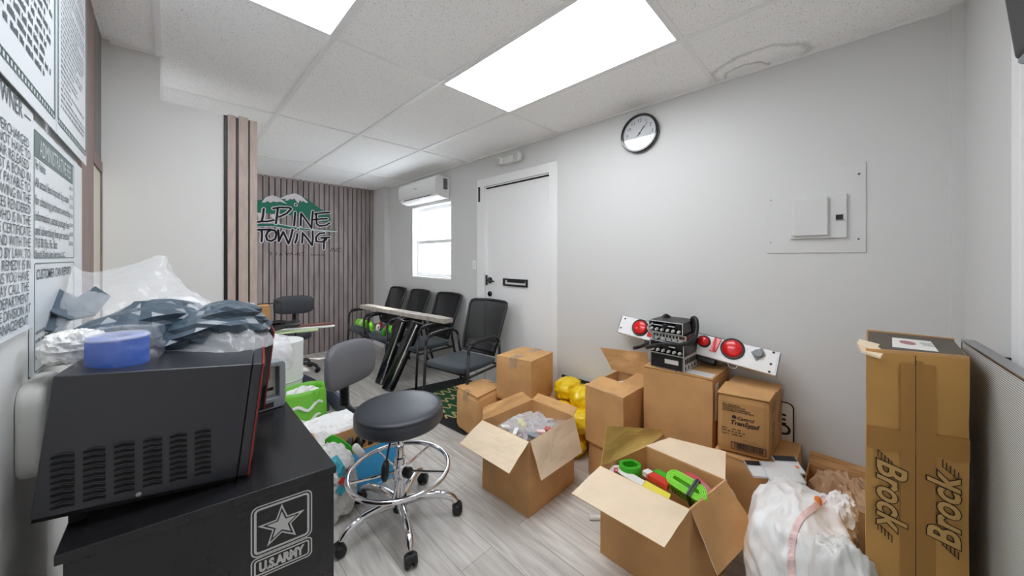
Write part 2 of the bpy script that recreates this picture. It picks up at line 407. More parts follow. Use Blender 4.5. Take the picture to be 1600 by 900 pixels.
# left wall, post, slatted transom and opening, partition
l = MB(); l.box(XL-.1, XL, YF-.1, 2.0, 0, CZ); l.box(XL-.1, XL-.02, 2.0, YP, 0, .9); l.box(XL-.16, XL-.12, 1.9, YP, 0, CZ)
struct(l.build('wall_left', M_part))
t = MB(); tg_ = MB()
ya, yb_, yc, yd = onX(127.5, 300, XL).y, onX(146, 300, XL).y, onX(159.5, 300, XL).y, YP
t.box(XL-.05, XL+.001, ya-.0, yb_, 0, CZ); t.box(XL-.05, XL+.001, yc, yd-.001, 0, 1.85); t.box(XL-.05, XL+.0015, yb_, yd-.001, 1.80, 1.85)
k = 7
for i in range(k):
    y = yb_+.004+(yd-yb_-.03)*i/k; tg_.box(XL-.012, XL-.0005, y, y+.030, 1.85, CZ)
tg_.box(XL-.05, XL-.012, yb_, yd-.001, 1.85, CZ, 1)
struct(tg_.build('trim_3', [mat('grey_transom', (120, 114, 112), .5), M_felt]), 'grey vertical slats above the brown framed opening')
struct(t.build('trim_1', M_brown, bevel=.002), 'brown wooden post and slatted transom')
struct(MB().box(XL-.06, XL-.006, yb_, yc, 0, 1.80).build('door_2', M_cream, bevel=.002), 'cream door in a brown frame')
pw = MB(); pw.box(-1.95, -.035, YP, YP+.11, 0, CZ); pw.box(-.035, .30, YP, YP+.11, 0, 2.228)
struct(pw.build('wall_partition', M_part), 'white partition wall with a stepped top')
e = MB()
xs = [onY(p, 300, YP).x for p in (349.5, 355, 367.5, 372, 387, 389.5, 401)]
e.box(xs[0], xs[6]-.004, YP-.006, YP+.115, 0, 2.226, 1)
for a, b2, zt in ((xs[1], xs[2], 2.23), (xs[3], xs[4], 2.235), (xs[5], xs[6], 2.225)): e.box(a, b2, YP-.022, YP+.13, 0, zt, 0)
struct(e.build('trim_2', [M_slat2, M_blackmt], bevel=.0015), 'pale wood slats wrapped round the end of the partition')
bb = MB()
for a, c in ((YF, DY0-.08), (DY1+.1, 5.03)): bb.box(XW-.026, XW, a, c, 0, .09)
bb.box(2.3, 2.315, 5.02, YB-.03, 0, .09); bb.box(2.3, XW, 5.015, 5.03, 0, .09)
struct(bb.build('baseboard_right', M_white, bevel=.003))
struct(MB().box(1.76, 2.36, YF, YF+.012, 0, .09).build('baseboard_front', M_white))
qd = onY(1580, 300, YF+.015)
d3 = struct(MB().box(qd.x-.07, qd.x, YF, YF+.015, 0, 2.12).box(qd.x-.95, qd.x-.88, YF, YF+.015, 0, 2.12).box(qd.x-.95, qd.x, YF, YF+.015, 2.05, 2.12).box(qd.x-.88, qd.x-.07, YF, YF+.006, 0, 2.05).build('door_3', M_white, bevel=.002))
pk_ = onY(1563, 560, YF+.03); MB().lathe([(.006, -.028), (.006, 0), (.013, .004), (.014, .010), (.010, .014)], (qd.x-.04 if False else pk_.x, pk_.y, pk_.z), (0, 1, 0), 20).build('door_handle', M_blackgl, d3)

# door
d = MB(); cw = .085
d.box(XW-.02, XW+.0, DY0-cw, DY0, 0, DZ+cw); d.box(XW-.02, XW, DY1, DY1+cw*1.35, 0, DZ+cw); d.box(XW-.02, XW, DY0, DY1, DZ, DZ+cw)
d.box(XW, XW+.12, DY0-.0, DY0+.012, 0, DZ); d.box(XW, XW+.12, DY1-.012, DY1, 0, DZ); d.box(XW, XW+.12, DY0, DY1, DZ-.012, DZ)
door = struct(d.build('door_1', M_white, bevel=.002), 'white door with black hardware')
MB().box(XW+.012, XW+.055, DY0+.016, DY1-.016, .012, DZ-.022).build('door_leaf', M_white, door, bevel=.002)
FD = frame((XW+.012, 0, 0), (0, -1, 0))      # n points to -X
ms = MB(); y0, y1 = 2.50, 2.165
ms.ring(FD, rrect(-y0, -y1, 1.09, 1.165, .003, 1), rrect(-y0+.025, -y1-.02, 1.108, 1.148, .002, 1), 0, .014)
o = ms.build('mail_slot', M_blackmt, door, bevel=.001)
MB().fbox(FD, -y0+.025, -y1-.02, 1.108, 1.148, .001, .004).build('slot_opening', M_labelw, o)
MB().fbox(FD, -y0+.06, -y1-.035, 1.128, 1.150, .004, .010).build('slot_flap', M_blackmt, o)
h = MB(); h.lathe([(.034, 0), (.034, .012), (.022, .02), (.012, .04), (.012, .055)], (XW+.012, 2.705, 1.135), (-1, 0, 0), 20)
h.tube([(XW-.04, 2.705, 1.135), (XW-.045, 2.66, 1.132), (XW-.042, 2.59, 1.13)], .009)
h.box(XW-.004, XW+.012, 2.752, 2.766, 1.08, 1.19)
h.build('door_handle', M_blackgl, door, smooth=False)
MB().lathe([(.028, 0), (.028, .016), (.02, .024)], (XW+.012, 2.705, .99), (-1, 0, 0), 18).box(XW-.018, XW-.01, 2.70, 2.71, .972, 1.008).build('deadbolt', M_blackgl, door)
hg = MB()
for z in (.28, 1.1, 1.92): hg.tube([(XW-.004, DY0+.006, z-.05), (XW-.004, DY0+.006, z+.05)], .007)
hg.build('hinge', M_white, door)
MB().box(XW+.004, XW+.012, DY0+.01, DY1-.01, DZ-.024, DZ-.012).build('door_seal', M_void, door)
pl = thing('door_plaque', 'narrow black plate fixed on the top left of the white door frame', 'plaque', (XW-.02, 2.85, 2.0))
MB().fbox(frame((XW-.02, 0, 0), (0, -1, 0)), -2.865, -2.835, 1.985, 2.145, 0, .008).build('plate', M_blackmt, pl, bevel=.003)
k5 = MB()
for i in range(6): k5.fbox(frame((XW-.028, 0, 0), (0, -1, 0)), -2.857, -2.845, 2.0+i*.022, 2.012+i*.022, 0, .0015)
k5.build('marking', M_greyp, pl)

# window
wf = MB()
wf.box(XW+.0, XW+.14, WY0, WY0+.012, WZ0, WZ1); wf.box(XW, XW+.14, WY1-.012, WY1, WZ0, WZ1); wf.box(XW, XW+.14, WY0, WY1, WZ1-.012, WZ1); wf.box(XW-.006, XW+.14, WY0, WY1, WZ0-.002, WZ0+.02)
win = struct(wf.build('window_1', M_white, bevel=.002), 'white sash window in a deep reveal')
sf = MB(); FWn = frame((XW+.10, 0, 0), (0, -1, 0))
def sash(z0, z1, d):
    m = MB(); m.ring(FWn, rrect(-WY1+.02, -WY0-.02, z0, z1, .004, 1), rrect(-WY1+.07, -WY0-.07, z0+.05, z1-.045, .004, 1), d, d+.03); return m
s1 = sash(1.56, 2.055, -.02).build('upper_sash', M_white, win, bevel=.003)
s2 = sash(1.12, 1.61, .012).build('lower_sash', M_white, win, bevel=.003)
MB().fbox(FWn, -WY1+.07, -WY0-.07, 1.605, 2.012, -.006, -.002).build('pane', M_glass, s1)
MB().fbox(FWn, -WY1+.07, -WY0-.07, 1.165, 1.57, .024, .028).build('pane', M_glass, s2)
# white neighbouring wall seen through the window
nb = MB().box(4.3, 4.4, 2.4, 8.6, -.5, 3.3)
tag(nb.build('neighbour_wall', mat('white_stucco', (250, 250, 250), .9, emit=None)), 'sunlit white wall outside the window', 'wall')
sun = bpy.data.lights.new('sun', 'SUN'); sun.energy = 5; sun.angle = .02; so = bpy.data.objects.new('sun', sun); col.objects.link(so)
so.rotation_euler = (math.radians(28), math.radians(38), 0)

# ceiling light panels
def light_panel(x0, x1, y0, y1, label):
    t = thing('ceiling_light', label, 'ceiling light', ((x0+x1)/2, (y0+y1)/2, CZ-.012), 'flat ceiling light panels')
    fr = (Vector((0, 0, CZ)), Vector((1, 0, 0)), Vector((0, -1, 0)), Vector((0, 0, -1)))
    MB().ring(fr, rrect(x0, x1, -y1, -y0, .002, 1), rrect(x0+.018, x1-.018, -y1+.012, -y0-.012, .002, 1), 0, .0105).build('light_frame', M_white, t)
    MB().fbox(fr, x0+.018, x1-.018, -y1+.012, -y0-.012, .001, .009).build('diffuser', M_emit, t)
light_panel(1.184, 1.778, .585, 1.782, 'large bright white ceiling light panel nearest the clock wall')
light_panel(-.03, .563, .585, 1.782, 'bright white ceiling light panel cut off by the top left edge, above the sign boards')
light_panel(-.64, -.05, 3.08, 4.30, 'unseen fill light panel added behind the partition, nearer the slat logo')  # hidden panel added to light the rear of the room
light_panel(-1.86, -1.27, 3.08, 4.30, 'unseen fill light panel added behind the partition, farthest left')  # second unseen panel, added to brighten the back wall and rear ceiling

# ------------------------------------------------------------------ wall fittings
F4 = frame((XW-.012, 0, 0), (0, -1, 0))
F0 = frame((XW, 0, 0), (0, -1, 0))
# clock
ck = thing('wall_clock', 'round wall clock with black rim and white face on the grey wall', 'clock', (XW-.012, 1.053, 2.27))
cc = (XW-.012, 1.053, 2.27); RC = .138
MB().lathe([(RC, 0), (RC, .028), (RC-.006, .036), (RC-.016, .036), (RC-.018, .014)], cc, (-1, 0, 0), 56).build('rim', M_blackgl, ck, smooth=False)
MB().lathe([(RC-.017, .014), (RC-.017, .017)], cc, (-1, 0, 0), 56).build('face', mat('clock_face', (244, 246, 248), .3), ck)
FC = frame((XW-.012-.017, 1.053, 2.27), (0, -1, 0))
for hnum in range(1, 13):
    a = PI/2-2*PI*hnum/12
    text(FC, str(hnum), .034, math.cos(a)*.092, math.sin(a)*.092-.012, 'numeral', M_signink, ck, 'CENTER')
hm = MB()
for a, L, wd in ((48, .085, .003), (52, .055, .005)):
    q = math.radians(a); stroke(hm, FC, [(-math.cos(q)*.02, -math.sin(q)*.02), (math.cos(q)*L, math.sin(q)*L)], wd, .003, .004)
hm.lathe([(.006, 0), (.006, .006)], tuple(FC[0]), (-1, 0, 0), 12)
hm.build('clock_hand', M_blackmt, ck)
sh = MB(); q = math.radians(222); stroke(sh, FC, [(-math.cos(q)*.02, -math.sin(q)*.02), (math.cos(q)*.09, math.sin(q)*.09)], .0012, .0042, .005); sh.build('second_hand', M_greyp, ck)
gl = bpy.data.materials.new('clock_glass'); gl.use_nodes = True; nt = gl.node_tree; nt.nodes.remove(nt.nodes['Principled BSDF'])
tb_n = nt.nodes.new('ShaderNodeBsdfTransparent'); gb_n = nt.nodes.new('ShaderNodeBsdfGlossy'); gb_n.inputs['Roughness'].default_value = .02; fr_n = nt.nodes.new('ShaderNodeFresnel'); mx_n = nt.nodes.new('ShaderNodeMixShader')
nt.links.new(fr_n.outputs[0], mx_n.inputs[0]); nt.links.new(tb_n.outputs[0], mx_n.inputs[1]); nt.links.new(gb_n.outputs[0], mx_n.inputs[2]); nt.links.new(mx_n.outputs[0], nt.nodes['Material Output'].inputs[0])
MB().lathe([(RC-.0165, .0285), (RC-.0165, .0300)], cc, (-1, 0, 0), 56).build('glass', gl, ck)
# breaker panel
bp_ = thing('breaker_panel', 'wall coloured electrical breaker panel cover with a small hinged door', 'electrical panel', (XW-.012, .12, 1.4))
MB().fbox(F4, -.318, .072, 1.403, 1.850, 0, .006).build('cover_plate', M_wall2, bp_, bevel=.0025)
pd_ = MB().fbox(F4, -.215, .006, 1.478, 1.700, .006, .020).build('panel_door', M_wall2, bp_, bevel=.003)
MB().fbox(F4, -.202, -.062, 1.492, 1.690, .020, .036).build('raised_centre', M_wall2, pd_, bevel=.007, segs=3)
MB().fbox(F4, -.035, -.008, 1.570, 1.595, .020, .0225).build('latch', M_blackmt, pd_)
MB().fbox(F4, -.035, -.001, 1.565, 1.568, .020, .022).build('latch_line', M_greyp, pd_)
for yy, zz in ((-.298, 1.70), (-.300, 1.462), (.048, 1.79), (.046, 1.47)):
    MB().lathe([(.004, .006), (.004, .009)], (XW-.012, -yy, zz), (-1, 0, 0), 10).build('screw', M_blackmt if yy > 0 else M_greyp, bp_)
# emergency light
em = thing('emergency_light', 'white twin head emergency light above the door', 'emergency light', (XW, 2.36, 2.30))
eb = MB(); eb.prism(F0, rrect(-2.47, -2.25, 2.315, 2.385, .033, 6), 0, .05); eb.build('housing', M_beige, em, bevel=.008, segs=3)
for y, rr in ((2.475, .036), (2.235, .045)):
    ho = MB().lathe([(rr*.5, 0), (rr, .02), (rr, .055), (rr*.9, .062)], (XW-.02, y, 2.352), (-1, 0, -.12), 24).build('lamp_head', M_beige, em, smooth=False, bevel=.003)
    MB().lathe([(rr*.78, .062), (rr*.7, .067), (rr*.3, .070)], (XW-.02, y, 2.352), (-1, 0, -.12), 20).build('lens', mat('lamp_lens', (205, 205, 205), .15), ho)
# light switch
sw = thing('light_switch', 'white light switch plate left of the door frame', 'switch', (XW, 2.955, 1.29))
MB().fbox(F0, -2.985, -2.925, 1.245, 1.345, 0, .006).build('switch_plate', M_white, sw, bevel=.003)
MB().fbox(F0, -2.97, -2.94, 1.27, 1.32, .006, .010).build('rocker', M_beige, sw, bevel=.002)
# air conditioner
ac = thing('air_conditioner', 'white split air conditioner above the window', 'air conditioner', (XW, 3.9, 2.09))
AX = XW
prof = [(0, 2.36), (.15, 2.365), (.185, 2.35), (.20, 2.31), (.20, 2.20), (.185, 2.15), (.15, 2.115), (.07, 2.095), (0, 2.10)]
fr = (Vector((AX, 3.44, 0)), Vector((-1, 0, 0)), Vector((0, 0, 1)), Vector((0, 1, 0)))
MB().prism(fr, prof, 0, .92).build('body', mat('ac_white', (232, 232, 230), .3), ac, bevel=.008, segs=3)
vt = MB()
A = Vector((AX-.187, 0, 2.147)); B = Vector((AX-.115, 0, 2.103))
dn = Vector((-(B-A).z, 0, (B-A).x)).normalized(); dn = -dn if dn.x > 0 else dn
vf = (Vector((A.x, 3.56, A.z)), Vector((0, 1, 0)), (B-A).normalized(), dn)
vt.fbox(vf, 0, .68, .012, .068, -.004, .003)
v0 = vt.build('outlet', M_void, ac)
vv = MB()
for i in range(8): vv.fbox(vf, .02+i*.084, .028+i*.084, .014, .066, .003, .006)
for i in range(2): vv.fbox(vf, 0, .68, .022+i*.022, .026+i*.022, .003, .007)
vv.build('vane', M_beige, v0)
MB().fbox(fr, .03, .09, 2.20, 2.33, -.002, .001, 0).build('side_grille', M_greyp, ac)
sg = MB()
for i in range(7): sg.fbox(fr, .034, .086, 2.205+i*.018, 2.213+i*.018, -.0035, -.001)
sg.build('side_louvre', M_blackmt, ac)
MB().fbox(frame((AX-.20, 3.9, 2.25), (0, -1, 0)), -.03, .03, -.006, .006, 0, .0008).build('badge', M_greyp, ac)
MB().lathe([(.008, 0), (.008, .0012)], (AX-.20, 3.93, 2.29), (-1, 0, 0), 12).build('indicator', M_labelw, ac)
# wall monitor top right
tv = thing('wall_monitor', 'dark grey boxy wall monitor at the top right corner', 'monitor', (1.15, YF, 2.0))
q1 = onY(1583, 95, YF+.10); q2 = onY(1563, -12, YF+.16)
tvb = MB(); xr = q1.x; zb = q1.z
tvb.hexa([(xr-.75, YF+.06, zb), (xr, YF+.06, zb), (xr, YF+.10, zb), (xr-.75, YF+.10, zb), (xr-.75, YF+.12, q2.z), (q2.x, YF+.12, q2.z), (q2.x, YF+.16, q2.z), (xr-.75, YF+.16, q2.z)])
tvb.build('monitor_case', M_tv, tv, bevel=.006)
MB().tube([(xr-.002, YF+.085, zb-.004), (xr-.75, YF+.085, zb-.004)], .010).build('frame_edge', M_greyp, tv)
MB().box(xr-.5, xr-.3, YF, YF+.09, zb+.08, zb+.2).build('bracket', M_blackmt, tv)
# ------------------------------------------------------------------ logo on the slat wall
YL = YB-.024
lg = thing('logo_sign', 'green and white mountain logo with the lettering ALPINE TOWING on the slat wall', 'sign', (1.3, YL, 1.6))
FL = frame((0, YL, CH), (1, 0, 0))            # n = -Y
def Lc(a, b):
    p = onY(390+a/6.43, 280+b/6.43, YL); return (p.x, p.z-CH)
def LP(pts): return [Lc(a, b) for a, b in pts]
mt = MB()
mt.prism(FL, LP([(-120, 330), (-60, 290), (0, 240), (75, 212), (120, 205), (160, 180), (225, 158), (285, 180), (300, 190), (370, 155), (455, 138), (520, 165), (590, 210), (650, 255), (740, 320), (800, 340), (812, 420), (790, 440), (650, 410), (560, 400), (470, 370), (330, 350), (160, 345), (60, 345), (-100, 360)]), 0, .006)
mt.build('mountain', M_dgreen, lg)
sn = MB()
sn.prism(FL, LP([(120, 232), (160, 182), (225, 160), (285, 180), (330, 212), (375, 248), (300, 225), (270, 232), (240, 222), (210, 238), (180, 220), (150, 235)]), .006, .009)
sn.prism(FL, LP([(305, 192), (370, 160), (455, 140), (520, 170), (585, 232), (570, 240), (530, 215), (525, 235), (505, 208), (490, 245), (470, 225), (450, 195), (430, 205), (400, 200), (385, 215), (350, 212), (372, 196), (330, 200)]), .006, .009)
sn.build('snow_cap', M_snow, lg)
rd = MB()
stroke(rd, FL, LP([(-90, 475), (75, 462), (200, 455), (300, 470), (400, 490), (500, 500), (640, 512), (860, 522)]), .030, .004, .008)
rd.build('road_line', M_dgreen, lg)
rw = MB()
stroke(rw, FL, LP([(-90, 448), (75, 440), (250, 442), (400, 472), (520, 488), (660, 508), (875, 526)]), .010, .008, .011)
stroke(rw, FL, LP([(-90, 490), (75, 480), (250, 478), (380, 502), (560, 516), (700, 520), (875, 528)]), .008, .008, .011)
rw.prism(FL, LP([(75, 338), (165, 338), (155, 400), (130, 425), (70, 432), (90, 400)]), .006, .009)
rw.prism(FL, LP([(230, 352), (340, 350), (320, 375), (290, 398), (300, 440), (250, 440), (240, 395), (205, 370)]), .006, .009)
rw.build('truck_silhouette', M_snow, lg)
LET = {'A': [[(-20, 440), (20, 300), (60, 440)], [(0, 395), (45, 392)]], 'L': [[(140, 300), (132, 370), (120, 425), (178, 425), (240, 412)], [(80, 430), (120, 425)]],
 'P': [[(282, 300), (272, 370), (262, 445)], [(235, 295), (300, 284), (400, 288), (415, 300), (370, 345), (300, 378)]],
 'I': [[(455, 335), (450, 400), (445, 465)]], 'dotI': [[(460, 257), (462, 259)]],
 'N': [[(510, 465), (512, 400), (515, 345), (575, 425), (620, 492), (625, 400), (632, 325)]],
 'E': [[(655, 350), (720, 340), (800, 335)], [(665, 350), (668, 400), (672, 450), (700, 472), (770, 462), (800, 440)], [(640, 408), (720, 400), (775, 398)]],
 'T': [[(70, 510), (130, 508), (205, 505)], [(120, 510), (122, 570), (118, 625)]],
 'O': [[(215, 510), (180, 530), (162, 570), (175, 610), (215, 622), (255, 600), (268, 555), (250, 515), (215, 510)]],
 'W': [[(285, 510), (290, 570), (290, 625), (335, 530), (360, 580), (388, 648), (410, 590), (430, 505)]],
 'i2': [[(478, 550), (470, 600), (455, 640)]], 'dot2': [[(485, 507), (487, 509)]],
 'N2': [[(525, 640), (528, 590), (530, 540), (580, 600), (625, 665), (632, 600), (630, 525)]],
 'G': [[(750, 540), (700, 545), (665, 580), (665, 625), (720, 632), (765, 610), (770, 590)], [(715, 590), (760, 588), (800, 585)], [(750, 592), (745, 640), (742, 700)]]}
wo = MB(); bi = MB()
for k_, sts in LET.items():
    for st in sts:
        stroke(wo, FL, LP(st), .046, .009, .013); stroke(bi, FL, LP(st), .024, .013, .0165)
wo.build('letter_outline', M_logow, lg); bi.build('lettering', M_ink if False else M_felt, lg)
tg = MB()
random.seed(3)
def scribble(mb, a0, a1, b, hh, nw):
    a = a0
    while a < a1:
        ww = random.uniform(16, 26)
        pts = [(a+random.uniform(0, ww), b+random.uniform(-hh, hh)) for _ in range(4)]
        stroke(mb, FL, LP(pts), .006, .001, .003); a += ww+5
for s_ in (((200, 730), (220, 745), (208, 765)), ((250, 740), (275, 742), (262, 765)), ((300, 765), (312, 740), (326, 762)), ((365, 735), (372, 768), (392, 742)), ((400, 765), (418, 738), (432, 765)), ((450, 755), (470, 757)), ((480, 765), (478, 738), (500, 742), (505, 768)), ((520, 738), (545, 742), (535, 768)), ((570, 768), (572, 766))):
    stroke(tg, FL, LP(s_), .007, .001, .003)
tg.build('small_lettering', M_ink, lg)
p_ = Lc(610, 772); text(FL, 'TOWING', .042, p_[0], p_[1], 'small_lettering', M_ink, lg, depth=.002)
p_ = Lc(800, 728); text(FL, 'INC.', .085, p_[0], p_[1], 'small_lettering', M_ink, lg, depth=.002, shear=.4)

# ------------------------------------------------------------------ sign boards on the left wall
XS = XL+.004
FS = frame((XS, 0, CH), (0, 1, 0))            # u = +Y, n = +X
def Sc(px, py):
    p = onX(px, py, XS); return (p.y, p.z-CH)
def sboard(name, label, y0, y1, z0, z1, d=.006):
    t = thing(name, label, 'sign', (XS, (y0+y1)/2, CH+z0)); MB().fbox(FS, y0, y1, z0, z1, -.003, d).build('board', M_sign, t, bevel=.0015)
    return t
yo = Sc(45.5, 300)[0]; zo0 = Sc(40, 515)[1]; zo1 = Sc(45, 176)[1]
so_ = sboard('notice_board', 'white notice board reading OWNER and DO NOT HAVE TO on the left wall', yo-.62, yo, zo0, zo1)
FSb = frame((XS+.006, 0, CH), (0, 1, 0))
yr = Sc(40, 300)[0]
text(FSb, 'OWNER \u2014', .052, Sc(40, 192)[0], Sc(40, 196)[1], 'lettering', M_signink, so_, 'RIGHT', sx=.9)
LN = ['OVERCHARGED', 'DO NOT HAVE TO', 'CAR RELEASED', 'POST A BOND IN', 'TY PAYABLE TO', 'TOWING IN THE', 'VICES RENDERED', 'WHO IS IN THE', "RK'S CERTIFICATE", 'BOND WITH THE', 'TED BY LAW. TO', 'IS REMEDY IS IN', 'NS YOU HAVE', 'MAY CALL THE', 'S DEPARTMENT', 'ATE DIVISION AT', 'MANAGEMENT.']
za, zb2 = Sc(40, 233)[1], Sc(40, 505)[1]
for i, s_ in enumerate(LN):
    text(FSb, s_, .030, yr+(.0 if len(s_) > 12 else -.012), za+(zb2-za)*i/16, 'lettering', M_signink, so_, 'RIGHT', sx=1.05, offset=.0)
def rows(fr, y0, y1, z0, z1, hgt, pitch, name, parent, m=M_signink, seed=1, wmin=.5):
    rn = random.Random(seed); mb = MB(); z = z1-hgt
    while z > z0:
        y = y0
        ye = y1-(rn.random()**3)*(y1-y0)*(1-wmin)
        while y < ye:
            L = rn.uniform(hgt*.9, hgt*4); L = min(L, ye-y)
            q = y
            while q < y+L-hgt*.3:
                wq = hgt*rn.choice((.32, .4, .25)); o3, u, v, n = fr
                up = rn.choice((1, 1, .8))
                mb.add([o3+u*q+v*z+n*.0006, o3+u*(q+wq)+v*z+n*.0006, o3+u*(q+wq)+v*(z+hgt*up)+n*.0006, o3+u*q+v*(z+hgt*up)+n*.0006], [(0, 1, 2, 3)])
                q += wq+hgt*.18
            y += L+hgt*.7
        z -= pitch
    return mb.build(name, m, parent)
y0b, y1b = Sc(48, 300)[0], Sc(118, 300)[0]; ztop = Sc(48, 190)[1]; zbot = Sc(48, 590)[1]
sf_ = sboard('fee_sign', 'white sign board headed ADMINISTRATIVE FEE on the left wall beside the brown post', y0b, Sc(126, 300)[0], zbot, Sc(48, 185)[1], .003)
FSc = frame((XS+.003, 0, CH), (0, 1, 0))
zh0, zh1 = Sc(50, 243)[1], Sc(50, 203)[1]
ha, hb = Sc(50, 300)[0], Sc(111, 300)[0]
MB().fbox(FSc, ha, hb, zh0, zh1, 0, .0008).build('header', M_signhdr, sf_)
text(FSc, 'ADMINISTRATIVE FEE', (zh1-zh0)*.95, (ha+hb)/2, zh0+(zh1-zh0)*.16, 'lettering', M_sign, sf_, 'CENTER', sx=(hb-ha)/((zh1-zh0)*.95*11.6), lift=.001)
def fline(s_, px, py, size, sx, al='LEFT'):
    a = Sc(px, py); text(FSc, s_, size*1.35, a[0], a[1], 'lettering', M_signink, sf_, al, sx=sx, offset=.0004)
fline('Per Vehicle:', 51, 262, .024, .62); fline('All actual fees imposed by a state', 51, 290, .024, .88); fline('for obtaining pertinent ownership', 51, 318, .024, .9)
fline('information, actual postage fees', 51, 343, .024, .95); fline('and advertising fees per section', 51, 366, .024, .95); fline('713.78 (5)a, Fla. Stat', 51, 386, .024, .85); fline('South Dade Lien Services, LLC', 51, 401, .016, 1.2)
for i, q_ in enumerate(('$65.00', '$25.00', '$35.00', '$20.00', '$30.00', '$60.00', '$250.00')):
    a = Sc(112, 300+i*14); text(FSc, q_, .018, hb, a[1], 'lettering', M_signink, sf_, 'RIGHT', sx=1.1)
bo = MB()
bo.ring(FSc, rrect(ha-.004, hb+.02, Sc(50, 404)[1], zh1+.004, .006), rrect(ha-.001, hb+.017, Sc(50, 404)[1]+.003, zh1+.001, .005), 0, .0007)
bo.ring(FSc, rrect(ha, hb+.02, Sc(50, 585)[1], Sc(50, 411)[1], .01), rrect(ha+.003, hb+.017, Sc(50, 585)[1]+.003, Sc(50, 411)[1]-.003, .009), 0, .0007)
bo.build('border', M_signhdr, sf_)
fline('CUSTOMER CAN REPORT', 53, 437, .026, 1.0)
rows(FSc, ha+.01, hb, Sc(50, 575)[1], Sc(50, 520)[1], .008, .02, 'lettering', sf_, seed=5)
# upper posters with chain borders
def poster(y0, y1, z0, label, seed, hgt, pitch):
    t = thing('poster', label, 'poster', (XS+.012, (y0+y1)/2, CH+z0), 'text posters above the sign boards')
    fr = frame((XS+.012, 0, CH), (0, 1, 0)); MB().fbox(fr, y0, y1, z0, CZ-CH-.005, -.002, 0).build('sheet', M_sign, t)
    rows(fr, y0+.05, y1-.045, z0+.085, CZ-CH-.1, hgt, pitch, 'lettering', t, seed=seed, wmin=.35)
    ch = MB()
    def link(cy, cz, w_, h_): ch.ring(fr, rrect(cy-w_/2, cy+w_/2, cz-h_/2, cz+h_/2, min(w_, h_)*.45, 3), rrect(cy-w_/2+.004, cy+w_/2-.004, cz-h_/2+.004, cz+h_/2-.004, min(w_, h_)*.3, 3), 0, .0008)
    a = y0+.03
    while a < y1-.02: link(a, z0+.04, .032, .020); a += .023
    zz = z0+.06
    while zz < CZ-CH-.05: link(y0+.016, zz, .012, .040); link(y1-.016, zz, .012, .040); zz += .036
    ch.build('chain_border', M_signhdr, t)
yp1 = Sc(76.5, 150)[0]; yp2 = Sc(127, 200)[0]
zp = (Sc(60, 198)[1]+Sc(110, 252)[1])/2+.02
poster(yp1-.75, yp1-.004, zp, 'white poster of dense text with a dark chain border, nearest the camera', 3, .016, .026)
poster(yp1+.004, yp2, zp, 'white poster of dense text with a dark chain border, next to the brown post', 8, .009, .0165)
# white rounded wall box behind the microwave
wb = thing('wall_dispenser', 'white rounded wall box half hidden behind the microwave', 'dispenser', (XL, 1.36, .88))
FW = frame((XL, 0, 0), (0, 1, 0))
MB().prism(FW, rrect(1.262, 1.44, .885, 1.098, .045, 6), 0, .042).build('housing', M_beige, wb, bevel=.014, segs=4)

# ------------------------------------------------------------------ desk
DH = .80
dk = thing('desk_cabinet', 'black desk cabinet with a silver U.S.ARMY star emblem', 'cabinet', (.09, 1.3, 0))
q = [(-.158, 1.092), (.327, 1.010), (.330, 1.640), (-.150, 1.640)]
def quad3(q, z0, z1): return [(a, b, z0) for a, b in q]+[(a, b, z1) for a, b in q]
MB().hexa(quad3([(-.148, 1.098), (.323, 1.018), (.325, 1.635), (-.142, 1.635)], .0, DH-.022)).build('cabinet_body', M_desk, dk, bevel=.002)
MB().hexa(quad3(q, DH-.021, DH)).build('desk_top', M_desk, dk, bevel=.0018)
FDk = frame((-.148, 1.098, 0), (.323+.148, 1.018-1.098, 0))
FDk = (FDk[0]-FDk[1]*0, FDk[1], FDk[2], FDk[3])
if FDk[3].y > 0: FDk = (FDk[0], FDk[1], FDk[2], -FDk[3])
def planehit(fr, px, py):
    d = ray(px, py); t = (fr[0]-O3).dot(fr[3])/d.dot(fr[3]); p = O3+d*t-fr[0]; return (p.dot(fr[1]), p.dot(fr[2]))
# crop (380,740)-(530,900) scale 5.627
def Kc(a, b): return planehit(FDk, 380+a/5.627, 740+b/5.627)
x0, zt = Kc(66, 310); x1, _ = Kc(606, 150); _, zt2 = Kc(606, 130); zt = (Kc(66, 300)[1]+Kc(600, 140)[1])/2; zb_ = (Kc(66, 740)[1]+Kc(600, 560)[1])/2
zb3 = zb_-.003-(zt-zb_)*.40
ar = MB()
ar.ring(FDk, rrect(x0, x1, zb_, zt, .016), rrect(x0+.0028, x1-.0028, zb_+.0028, zt-.0028, .0135), .0003, .0008)
ar.ring(FDk, rrect(x0+.0065, x1-.0065, zb_+.0065, zt-.0065, .010), rrect(x0+.0115, x1-.0115, zb_+.0115, zt-.0115, .006), .0003, .0008)
ar.ring(FDk, rrect(x0, x1, zb3, zb_-.001, .012), rrect(x0+.0028, x1-.0028, zb3+.0028, zb_-.0038, .0095), .0003, .0008)
ar.ring(FDk, rrect(x0+.0065, x1-.0065, zb3+.0065, zb_-.0075, .007), rrect(x0+.010, x1-.010, zb3+.010, zb_-.011, .004), .0003, .0008)
cx_, cz_ = (x0+x1)/2-.002, (zb_+zt)/2-.003; R1 = (x1-x0)*.40
def star(R, rr): return [(cx_+math.cos(PI/2+PI*i/5)*(R if i % 2 == 0 else rr), cz_+math.sin(PI/2+PI*i/5)*(R if i % 2 == 0 else rr)) for i in range(10)]
ar.ring(FDk, star(R1, R1*.40), star(R1*.82, R1*.33), .0003, .0008)
st = star(R1*.62, R1*.25)
for i in range(10): ar.prism(FDk, [(cx_, cz_), st[i], st[(i+1) % 10]], .0003, .0008)
ar.build('army_emblem', M_silver, dk)
hh = (zb_-zb3)*.60
